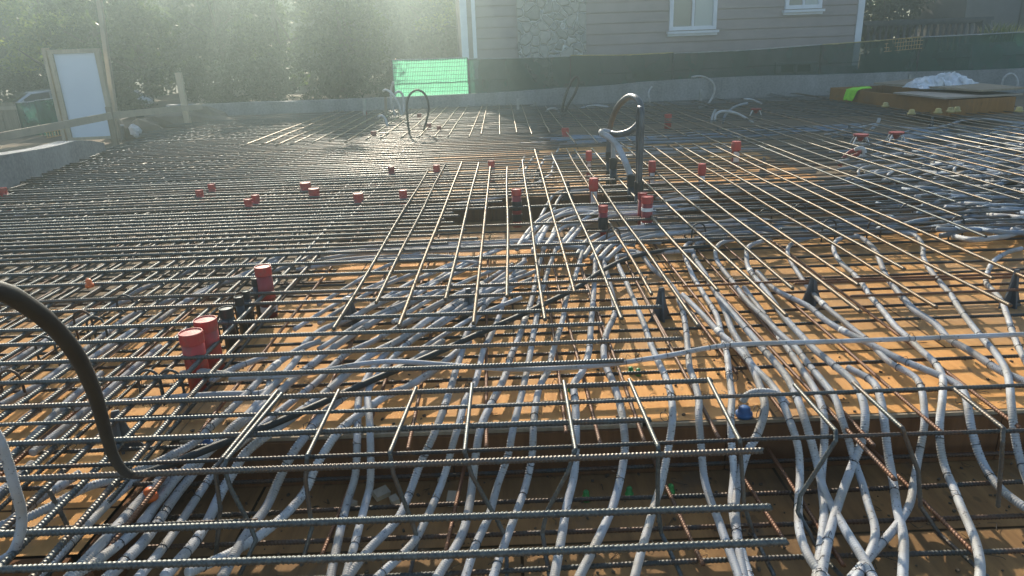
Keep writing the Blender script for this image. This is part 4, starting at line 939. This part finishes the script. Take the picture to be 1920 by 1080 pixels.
# vest: cloth draped over the box edge
c0 = A.lerp(Bc, .25); dirb = (Bc - A).normalized(); nrm = Vector((dirb.y, -dirb.x, 0)); V = []; Fc = []
for i in range(15):
    u = (i / 14 - .5) * .42
    for j in range(13):
        t = j / 12; hang = (t - .3)
        off = .05 + .03 + .02 * math.sin(u * 22) + .015 * R.random() + (.05 * hang if hang > 0 else 0)
        if hang < 0: p = c0 + dirb * u + nrm * (hang * .8) + Vector((0, 0, hb + .02 + .03 * math.sin(u * 15)))
        else: p = c0 + dirb * (u * (1 - .35 * hang) - .12 * hang) + nrm * off + Vector((0, 0, hb + .015 - hang * .36 - .06 * abs(u)))
        V.append(p)
for i in range(14):
    for j in range(12): q = i * 13 + j; Fc.append((q, q + 13, q + 14, q + 1))
o = link('safety_vest', V, Fc, M['hivis'], None, True); sm = o.modifiers.new('thickness', 'SOLIDIFY'); sm.thickness = .012
tag(o, 'bright yellow-green safety vest draped over the brown box edge', 'vest')
# stakes at the wall
for x, yt, yb, l in [(1706, 140, 172, 'thin grey stake behind the white plastic sheeting'), (1314, 168, 203, 'short pale stake at the foot of the wall by the half circle pipe'), (971, 185, 210, 'short pale pipe stub at the wall left of the leaning hairpin'), (723, 182, 222, 'brown post end standing beside the pale curled conduits'), (682, 186, 205, 'tiny white-topped stake at the wall on the left')]:
    Y = 18.6 if x > 1000 else 18; a = atY(x, yb, Y); c = atY(x, yt, Y); b = MB(); b.beam((a.x, Y, .0), c, .06, .06); tag(b.build('stake', M['timber'] if x == 723 else M['galv']), l, 'stake')

# ------------------------------------------------------------------ left edge: framed panel, rails, posts, fence, car
Yd = 15.6
a = atY(158, 262, Yd); c = atY(213, 258, Yd); t1 = atY(205, 90, Yd); t0 = atY(113, 95, Yd)
dw = 1.0; dh = t0.z - a.z + .02
door = empty('door_panel', (atY(185, 262, Yd).x - .1, Yd, a.z), 'white door-like panel in a timber frame standing at the left edge', 'door', None, .12)
MB().box((0, 0, dh / 2), (dw - .16, .05, dh - .12)).build('panel', M['panel'], door)
b = MB()
for s in (-1, 1): b.box((s * (dw / 2 - .045), -.01, dh / 2), (.09, .12, dh))
b.box((0, -.01, dh - .04), (dw - .18, .115, .08)); b.box((0, -.01, .03), (dw - .18, .115, .06)); b.build('frame', M['timber_pale'], door)
MB().box((-dw / 2 - .08, .05, dh / 2 + .02), (.07, .2, dh + .05)).build('jamb', M['timber_pale'], door)
door.rotation_euler = (0, 0, .1)
b = MB(); b.beam((atY(217, 240, Yd + .3).x, Yd + .3, -.1), atY(176, -70, Yd + .3), .09, .09); tag(b.build('timber_post', M['timber_pale']), 'tall slim timber post rising beside the white door panel', 'post')
p = atY(350, 212, 17.8); b = MB(); b.beam((p.x, 17.8, -.1), atY(334, 136, 17.8), .14, .09); tag(b.build('timber_post', M['timber_pale']), 'short pale timber post standing at the end of the guard rail', 'post')
p = atY(216, 268, 14.6); b = MB(); b.beam((p.x, 14.6, 0), atY(203, 200, 14.6), .1, .07); tag(b.build('timber_post', M['timber']), 'low timber post in front of the white door panel', 'post')
rail = MB(); rail.beam(atY(-60, 268, 11.5), atY(208, 217, 14.5), .05, .13); tag(rail.build('guard_rail', M['timber_pale']), 'pale timber rail from the left edge to the low post', 'rail')
rail = MB(); rail.beam(atY(205, 217, 14.55), atY(378, 200, 17.9), .05, .13); tag(rail.build('guard_rail', M['timber_pale']), 'timber rail from the low post past the short pale post', 'rail')
for x0, x1, t0_, t1_, mm, l, Y in [(-70, 40, 196, 192, 'timber', 'worn board fence panel at the left edge', 19), (30, 66, 193, 190, 'net', 'dark netted fence panel beside the worn boards', 18.4), (66, 140, 189, 178, 'net', 'green netted fence panel left of the white door panel', 18.2)]:
    if mm == 'timber':
        a = atY(x0, 196, Y); c = atY(x1, 192, Y); o = empty('board_fence', (a.x, Y, -.05), l, 'fence')
        n = 8; w = (c.x - a.x) / n
        b = MB()
        for i in range(n): b.box((w * (i + .5), jit(.01), (a.z + .05) / 2), (w - .015, .025, a.z + .05 + jit(.02)))
        b.build('boards', M['timber'], o); MB().beam((0, -.04, a.z * .9), (c.x - a.x, -.04, c.z * .9), .03, .09).build('rail', M['timber_pale'], o)
    else: fence_panel(x0, x1, t0_, t1_, Y, -.05, l, 'net', .01, group=None)
b = MB()
for i in range(12): p = atY(84 + i * 5.2, 236 - i * .9, 17.2); b.tube([p, p + Vector((0, 0, -.28))], .012, 4)
for k in (0, .14, .27): b.tube([atY(82, 237, 17.2) - Vector((0, 0, k)), atY(146, 225, 17.2) - Vector((0, 0, k))], .014, 4)
tag(b.build('wire_grid', M['mesh_orange']), 'low orange mesh strip left of the white door panel', 'wire grid')
# rubble, bag, bucket by the door
def lump(name, c, s, m, label, cat, seed, kind=None):
    rr = random.Random(seed); V = []; F = []; n, k = 12, 7
    for j in range(k):
        ph = PI * j / (k - 1)
        for i in range(n):
            th = 2 * PI * i / n; q = 1 + rr.uniform(-.18, .18)
            V.append((c[0] + s[0] * q * math.sin(ph) * math.cos(th), c[1] + s[1] * q * math.sin(ph) * math.sin(th), c[2] + s[2] * q * math.cos(ph)))
    for j in range(k - 1):
        for i in range(n): F.append((j * n + i, j * n + (i + 1) % n, (j + 1) * n + (i + 1) % n, (j + 1) * n + i))
    return tag(link(name, V, F, M[m], None, False), label, cat, None, kind)
p = at(245, 252, .1); lump('dirt_heap', (p.x, p.y + .3, .05), (.7, .5, .4), 'dirt', 'brown heap of earth right of the white door panel', 'dirt heap', 3)
p = at(263, 252, .1); lump('cement_bag', (p.x, p.y - .2, .2), (.13, .11, .14), 'sheeting', 'small white and blue bag on the earth heap', 'bag', 5)
p = at(228, 255, .1); o = MB().lathe([(.1, 0), (.13, .3), (.14, .3), (.14, .33), (.12, .33), (.11, .05), (0.001, .04)], 14).build('bucket', M['conduit_pale'], None, True); o.location = (p.x, p.y - .1, .02); tag(o, 'small pale bucket beside the door panel foot', 'bucket')
p = atY(365, 215, 18.2); lump('dirt_heap', (p.x - .4, 18.6, .15), (1.2, .5, .38), 'dirt', 'dark heap of earth at the end of the guard rail', 'dirt heap', 8)
# car
def car(pos, rz, label, col):
    o = empty('parked_car', pos, label, 'car', 'cars parked beyond the left fence', rz)
    prof = [(-2.2, .35), (-2.25, .7), (-2.1, .9), (-1.2, .98), (-.5, 1.42), (.6, 1.48), (1.5, 1.4), (2.05, 1.0), (2.2, .9), (2.22, .4)]
    b = MB(); n = len(prof); V = []
    for s in (-1, 1):
        for x, z in prof: V.append((x, s * (.9 if z < 1.1 else .68), z))
    F = [tuple(range(n))[::-1], tuple(range(n, 2 * n))] + [(i, i + 1, i + 1 + n, i + n) for i in range(n - 1)] + [(n - 1, 0, n, 2 * n - 1)]
    b.add(V, F); body = b.build('body', M[col], o); bv = body.modifiers.new('round', 'BEVEL'); bv.width = .08; bv.segments = 3
    for s in (-1, 1):
        b = MB(); b.add([(-1.05, s * .88, 1.02), (-.45, s * .72, 1.36), (.1, s * .715, 1.39), (.1, s * .88, 1.02)], [(0, 1, 2, 3)]); b.build('side_window', M['carglass'], o)
        b = MB(); b.add([(.18, s * .88, 1.02), (.18, s * .715, 1.39), (1.3, s * .715, 1.36), (1.75, s * .88, 1.02)], [(0, 1, 2, 3)]); b.build('side_window', M['carglass'], o)
        for x in (-1.4, 1.4):
            w = MB().lathe([(.2, -.1), (.32, -.1), (.34, -.06), (.34, .06), (.32, .1), (.2, .1)], 18).build('wheel', M['tyre'], o); w.rotation_euler = (PI / 2, 0, 0); w.location = (x, s * .82, .34)
    b = MB(); b.add([(-1.25, -.78, 1.0), (-1.25, .78, 1.0), (-.56, .6, 1.42), (-.56, -.6, 1.42)], [(0, 1, 2, 3)])
    for k in range(4): b.V[k] = (b.V[k][0] - .02, b.V[k][1], b.V[k][2] + .03)
    b.build('windscreen', M['carglass'], o)
    o.scale = (.85, .85, .85)
    for s in (-1, 1): MB().box((-2.2, s * .62, .72), (.1, .32, .14)).build('headlight', M['white'], o)
    return o
p = atY(78, 178, 23.6); car((p.x, 23.6, -.33), .75, 'silver car parked behind the netted fence at the left', 'carpaint')
p = atY(128, 178, 24.2); car((p.x + .6, 24.2, -.3), .6, 'pale car partly hidden by the white door panel', 'carpaint')

# ------------------------------------------------------------------ trees and shrubs
def leaves(n_cl, per, rx, ry, rz, zc, size, seed, bottom=-.9, conif=False):
    rr = np.random.default_rng(seed); C = []
    LB = rr.normal(size=(17, 3)); LB /= np.linalg.norm(LB, axis=1)[:, None]; LB *= rr.uniform(.45, .85, 17)[:, None]; LR = rr.uniform(.2, .36, 17)
    while len(C) < n_cl:
        k = rr.integers(17); p = rr.normal(size=3); p /= np.linalg.norm(p); p[2] = abs(p[2]) * .9 - .15
        p = LB[k] + p * LR[k]; q = 1.0
        a = math.atan2(p[1], p[0]); lob = 1 + .2 * math.sin(3 * a + seed) + .16 * math.sin(5 * p[2] * 3 + a * 2 + seed * 2)
        p = p * q * lob
        if p[2] < bottom: continue
        if conif: w = max(.05, (1 - (p[2] + 1) / 2.15)) * 1.35; p[0] *= w; p[1] *= w
        C.append((p[0] * rx, p[1] * ry, zc + p[2] * rz))
    C = np.array(C); cl = rr.uniform(.28, .6, n_cl)[:, None, None] * size * 4.2
    pos = C[:, None, :] + rr.normal(size=(n_cl, per, 3)) * cl * np.array([1, 1, .75])
    pos = pos.reshape(-1, 3); N = len(pos)
    d1 = rr.normal(size=(N, 3)); d1 /= np.linalg.norm(d1, axis=1)[:, None]; d2 = rr.normal(size=(N, 3)); d2 = np.cross(d1, d2); d2 /= np.linalg.norm(d2, axis=1)[:, None]
    s = rr.uniform(.6, 1.3, N)[:, None] * size
    V = np.stack([pos - d1 * s, pos + d2 * s * .5, pos + d1 * s, pos - d2 * s * .5], 1).reshape(-1, 3)
    F = np.arange(N * 4).reshape(-1, 4); return V, F, C
PROTO = {}
def tree(kind, loc, sc, rz, label, group):
    spec = {'broad': (105, 115, 2.6, 2.4, 2.9, 4.1, .085, 'leaf_light', False), 'dense': (120, 125, 2.5, 2.3, 3.1, 3.4, .09, 'leaf_mid', False), 'conifer': (130, 115, 2.2, 2.2, 3.9, 4.2, .085, 'leaf_dark', True), 'bush': (90, 60, 1.2, 1.1, 1.0, .95, .06, 'leaf_dark', False)}[kind]
    if kind not in PROTO:
        V, F, C = leaves(*spec[:7], seed=len(PROTO) + 4, conif=spec[8])
        cm = bpy.data.meshes.new('crown'); cm.from_pydata(V.tolist(), [], F.tolist()); cm.materials.append(M[spec[7]])
        b = MB(); top = spec[5] + spec[4] * .6; r0_ = .17 if kind != 'bush' else .05
        tp = [(0, 0, -.3), (.04, .02, top * .3), (-.05, .05, top * .65), (.03, 0, top)]
        P = smooth_path(tp, .25); rad = np.linspace(r0_, r0_ * .2, len(P)); V, F = tube_np(P, .1, 8, rad); b.add(V.tolist(), F)
        for k in range(9 if kind != 'bush' else 4):
            c = C[(k * 17) % len(C)]; h0 = top * (.25 + .06 * k); pp = smooth_path([(0, 0, h0), (c[0] * .4, c[1] * .4, h0 * .6 + c[2] * .4), tuple(c)], .25)
            V, F = tube_np(pp, .03, 6, np.linspace(r0_ * .4, .012, len(pp))); b.add(V.tolist(), F)
        tm = bpy.data.meshes.new('trunk'); tm.from_pydata(b.V, [], b.F); tm.shade_smooth(); tm.materials.append(M['bark'])
        PROTO[kind] = (cm, tm)
    o = empty('shrub' if kind == 'bush' else 'tree', loc, label, 'shrub' if kind == 'bush' else 'tree', group, rz); o.scale = (sc, sc, sc * R.uniform(.95, 1.08))
    for nm, me in zip(('crown', 'trunk'), PROTO[kind]):
        c = bpy.data.objects.new(nm, me); COL.objects.link(c); c.parent = o
    return o
tr = [('broad', -20.5, 26.5, 1.0, 'light yellow-green tree at the far left edge of the picture'), ('broad', -17.4, 29, .95, 'light green tree behind the silver car'), ('dense', -14.8, 27.5, .95, 'bushy green tree behind the white door panel'),
      ('dense', -12.3, 25.5, .9, 'bushy dark tree right of the tall slim post'), ('conifer', -9.9, 26.5, .92, 'dark conical tree behind the short pale timber post'), ('dense', -7.6, 25.2, .92, 'hazy bushy tree in the middle of the tree row'),
      ('conifer', -5.6, 27, 1.0, 'hazy conical tree left of the pale broad one'), ('dense', -5.4, 24.9, .75, 'small hazy tree left of the bright green netting'), ('broad', -.6, 30.5, 1.0, 'pale leafy tree mostly hidden by the house corner'),
      ('conifer', -16, 34, 1.1, 'tall dark tree in the second row at the left'), ('dense', -11, 33.5, 1.1, 'tall dark tree in the second row, left of centre'), ('conifer', -6.5, 33, 1.15, 'tall dark conical tree in the second row, right of centre'), ('dense', -21.5, 34.5, 1.2, 'tall dark tree in the second row at the far left'), ('dense', -1.2, 35, 1.1, 'tall tree in the second row behind the house corner'),
      ('dense', -18, 38.5, 1.3, 'tall dark tree in the third row at the left'), ('conifer', -13.5, 39, 1.3, 'dark conical tree in the third row, left of centre'), ('dense', -8.5, 38.5, 1.3, 'tall dark tree in the third row, middle'), ('dense', -3.8, 38.8, 1.3, 'tall dark tree in the third row, near the house'), ('dense', -23.5, 38.5, 1.3, 'tall dark tree in the third row, farthest left'),
      ('broad', -24.6, 30, 1.0, 'light leafy tree beyond the left edge of the row')]
for k, x, y, s, l in tr: tree(k, (x, y, -.1), s, R.random() * 6, l, None)
for i, (x, y, s) in enumerate([(-11.4, 22.6, .95), (-9.2, 23.2, 1.0), (-7.0, 22.2, .95), (-5.0, 23.0, 1.0), (-3.4, 22.0, .8), (-13.2, 23.5, 1.05), (-22.4, 24.4, 1.0), (-19.2, 26.6, .9), (-16.3, 26.4, 1.0)]):
    tree('bush', (x, y, 0), s, R.random() * 6, 'dark rounded shrub growing at the foot of the tree row beyond the wall', 'shrubs along the wall')
for i, (x, y, s, l) in enumerate([(12.2, 31, 1.6, 'dark hedge shrub behind the balustrade, nearest the house'), (14.0, 31.4, 1.7, 'dark hedge shrub in the middle behind the balustrade'), (16.0, 31.8, 1.7, 'dark hedge shrub behind the balustrade by the grey building'), (15.2, 27.7, .45, 'small flowering shrub peeping over the balustrade')]):
    tree('bush', (x, y, .6), s, R.random() * 6, l, None)
for i, (x, y) in enumerate([(13.2, 33.5), (17.0, 34), (21.0, 34.5), (9.5, 37)]): tree('conifer', (x, y, .3), 1.55, R.random() * 6, ['added tall shade tree behind the hedge shrubs', 'added tall shade tree behind the grey building', 'added tall shade tree at the far right behind the building', 'added tall shade tree behind the house roof'][i], None)  # oversized trees, added so their shade falls on the right of fence and mat

for i in range(13):
    tree('bush', (-31 + i * 2.55, 36.3 + (i % 3) * .7, -.3), 2.5 + .3 * (i % 2), R.random() * 6, 'dark hedge shrub far behind the tree row, closing the view between the trunks', 'far hedge behind the trees')
for i in range(9):
    tree('dense', (-33 + i * 4.1, 43 + (i % 2) * 1.5, -.3), 1.55, R.random() * 6, 'tall hazy tree in the farthest row behind the hedge', 'farthest row of trees')
# balustrade, grey building, spiky plant at the right
YB = 26.0
a = atY(1618, 96, YB); c = atY(1850, 34, YB); c2 = atY(1850, 84, YB)
bl = empty('balustrade', (a.x, YB, .4), 'dark cast-stone balustrade beyond the fence right of the house', 'balustrade')
W = c.x - a.x; zt = atY(1740, 36, YB).z - .4
MB().box((W / 2, 0, zt - .05), (W + .3, .34, .12)).box((W / 2, 0, zt - .14), (W + .1, .24, .06)).build('top_rail', M['stone_dark'], bl)
MB().box((W / 2, 0, .3), (W, .3, .6)).build('plinth', M['stone_dark'], bl)
nb = 20; hh = zt - .17 - .6
for i in range(nb):
    o = MB().lathe([(.07, 0), (.07, .05), (.045, .08), (.085, hh * .35), (.07, hh * .5), (.035, hh * .8), (.06, hh * .9), (.07, hh)], 10).build('baluster', M['stone_dark'], bl, True); o.location = (W * (i + .5) / nb, 0, .6)
MB().box((W - .1, -.02, zt / 2 + .0), (.3, .36, zt - .2)).build('pier', M['stone_dark'], bl)
p = atY(1838, 60, 29); bg = empty('grey_building', (p.x, 29, .4), 'dark grey stucco building with a dark doorway at the top right corner', 'building')
MB().box((4, 2, 2.6), (9.4, 4, 5.2)).build('wall', M['stucco'], bg); MB().box((1.9, -.02, 1.4), (1.0, .1, 2.8)).build('doorway', M['pipe_black'], bg); MB().box((.1, -.03, 1.05), (.5, .1, .24)).build('vent', M['pipe_black'], bg); MB().box((4, 2, 5.3), (10, 4.6, .2)).build('roof', M['roof'], bg)
p = atY(1888, 62, 22.5); b = MB()
for _ in range(170):
    a0 = R.random() * 2 * PI; l = R.uniform(.3, .8); q = Vector((R.uniform(-.7, .8), jit(.3), 0)); tip = q + Vector((math.cos(a0) * l * .6, math.sin(a0) * l * .6, l * .8)); s = Vector((-math.sin(a0), math.cos(a0), 0)) * .012
    mid = q.lerp(tip, .6) + Vector((0, 0, .08)); b.add([q - s, q + s, mid + s, mid - s, tip], [(0, 1, 2, 3), (3, 2, 4)])
o = b.build('spiky_plant', M['blade']); o.location = (p.x, 22.5, p.z - .25); tag(o, 'pale spiky grass plant above the fence at the top right corner', 'plant')
b = MB(); b.box((p.x + .2, 22.7, .7), (2.6, .7, 1.0 + (p.z - .25 - 1.2) * 2 if p.z > 1.4 else 1.1)); 
tag(b.build('planter_wall', M['concrete']), 'raised planter wall below the spiky plant', 'wall')

# ------------------------------------------------------------------ light and air
SUN_EL, SUN_AZ = math.radians(27), math.radians(-11)
sd = Vector((math.sin(SUN_AZ) * math.cos(SUN_EL), math.cos(SUN_AZ) * math.cos(SUN_EL), math.sin(SUN_EL)))
ld = bpy.data.lights.new('sun', 'SUN'); ld.energy = 5; ld.angle = math.radians(.53); ld.color = (1, .88, .71)
lo = bpy.data.objects.new('sun', ld); COL.objects.link(lo); lo.rotation_euler = (-sd).to_track_quat('-Z', 'Y').to_euler(); lo.location = sd * 60
w = bpy.data.worlds.new('World'); scene.world = w; w.use_nodes = True; nt = w.node_tree
sky = nt.nodes.new('ShaderNodeTexSky'); sky.sky_type = 'NISHITA'; sky.sun_disc = False; sky.sun_elevation = SUN_EL; sky.sun_rotation = SUN_AZ
bgd = nt.nodes['Background']; nt.links.new(sky.outputs[0], bgd.inputs[0]); bgd.inputs[1].default_value = .125
HAZE = .0112  # added air volume, stands in for the lens glare at the upper left
if HAZE:
    b = MB(); b.box((0, 50, 6.2), (242, 142, 15.2)); 
    hz = bpy.data.materials.new('haze'); hz.use_nodes = True; nt = hz.node_tree; nt.nodes.clear()
    pv = nt.nodes.new('ShaderNodeVolumePrincipled'); pv.inputs['Color'].default_value = (.76, .97, .97, 1); pv.inputs['Density'].default_value = HAZE; pv.inputs['Anisotropy'].default_value = .86
    out = nt.nodes.new('ShaderNodeOutputMaterial'); nt.links.new(pv.outputs[0], out.inputs['Volume'])
    o = b.build('haze', hz); tag(o, 'thin added haze in the air standing in for lens glare', 'haze', None, 'stuff')
scene.view_settings.view_transform = 'Standard'; scene.view_settings.look = 'None'; scene.view_settings.gamma = 1; scene.view_settings.exposure = .88
scene.cycles.max_bounces = 6; scene.cycles.transparent_max_bounces = 12; scene.cycles.volume_bounces = 0
scene.cycles.use_denoising = True
print('bars', NB)
for o in scene.objects:
    if 'label' in o and not 4 <= len(o['label'].replace('-', ' ').split()) <= 16: print('LABEL', o.name, o['label'])
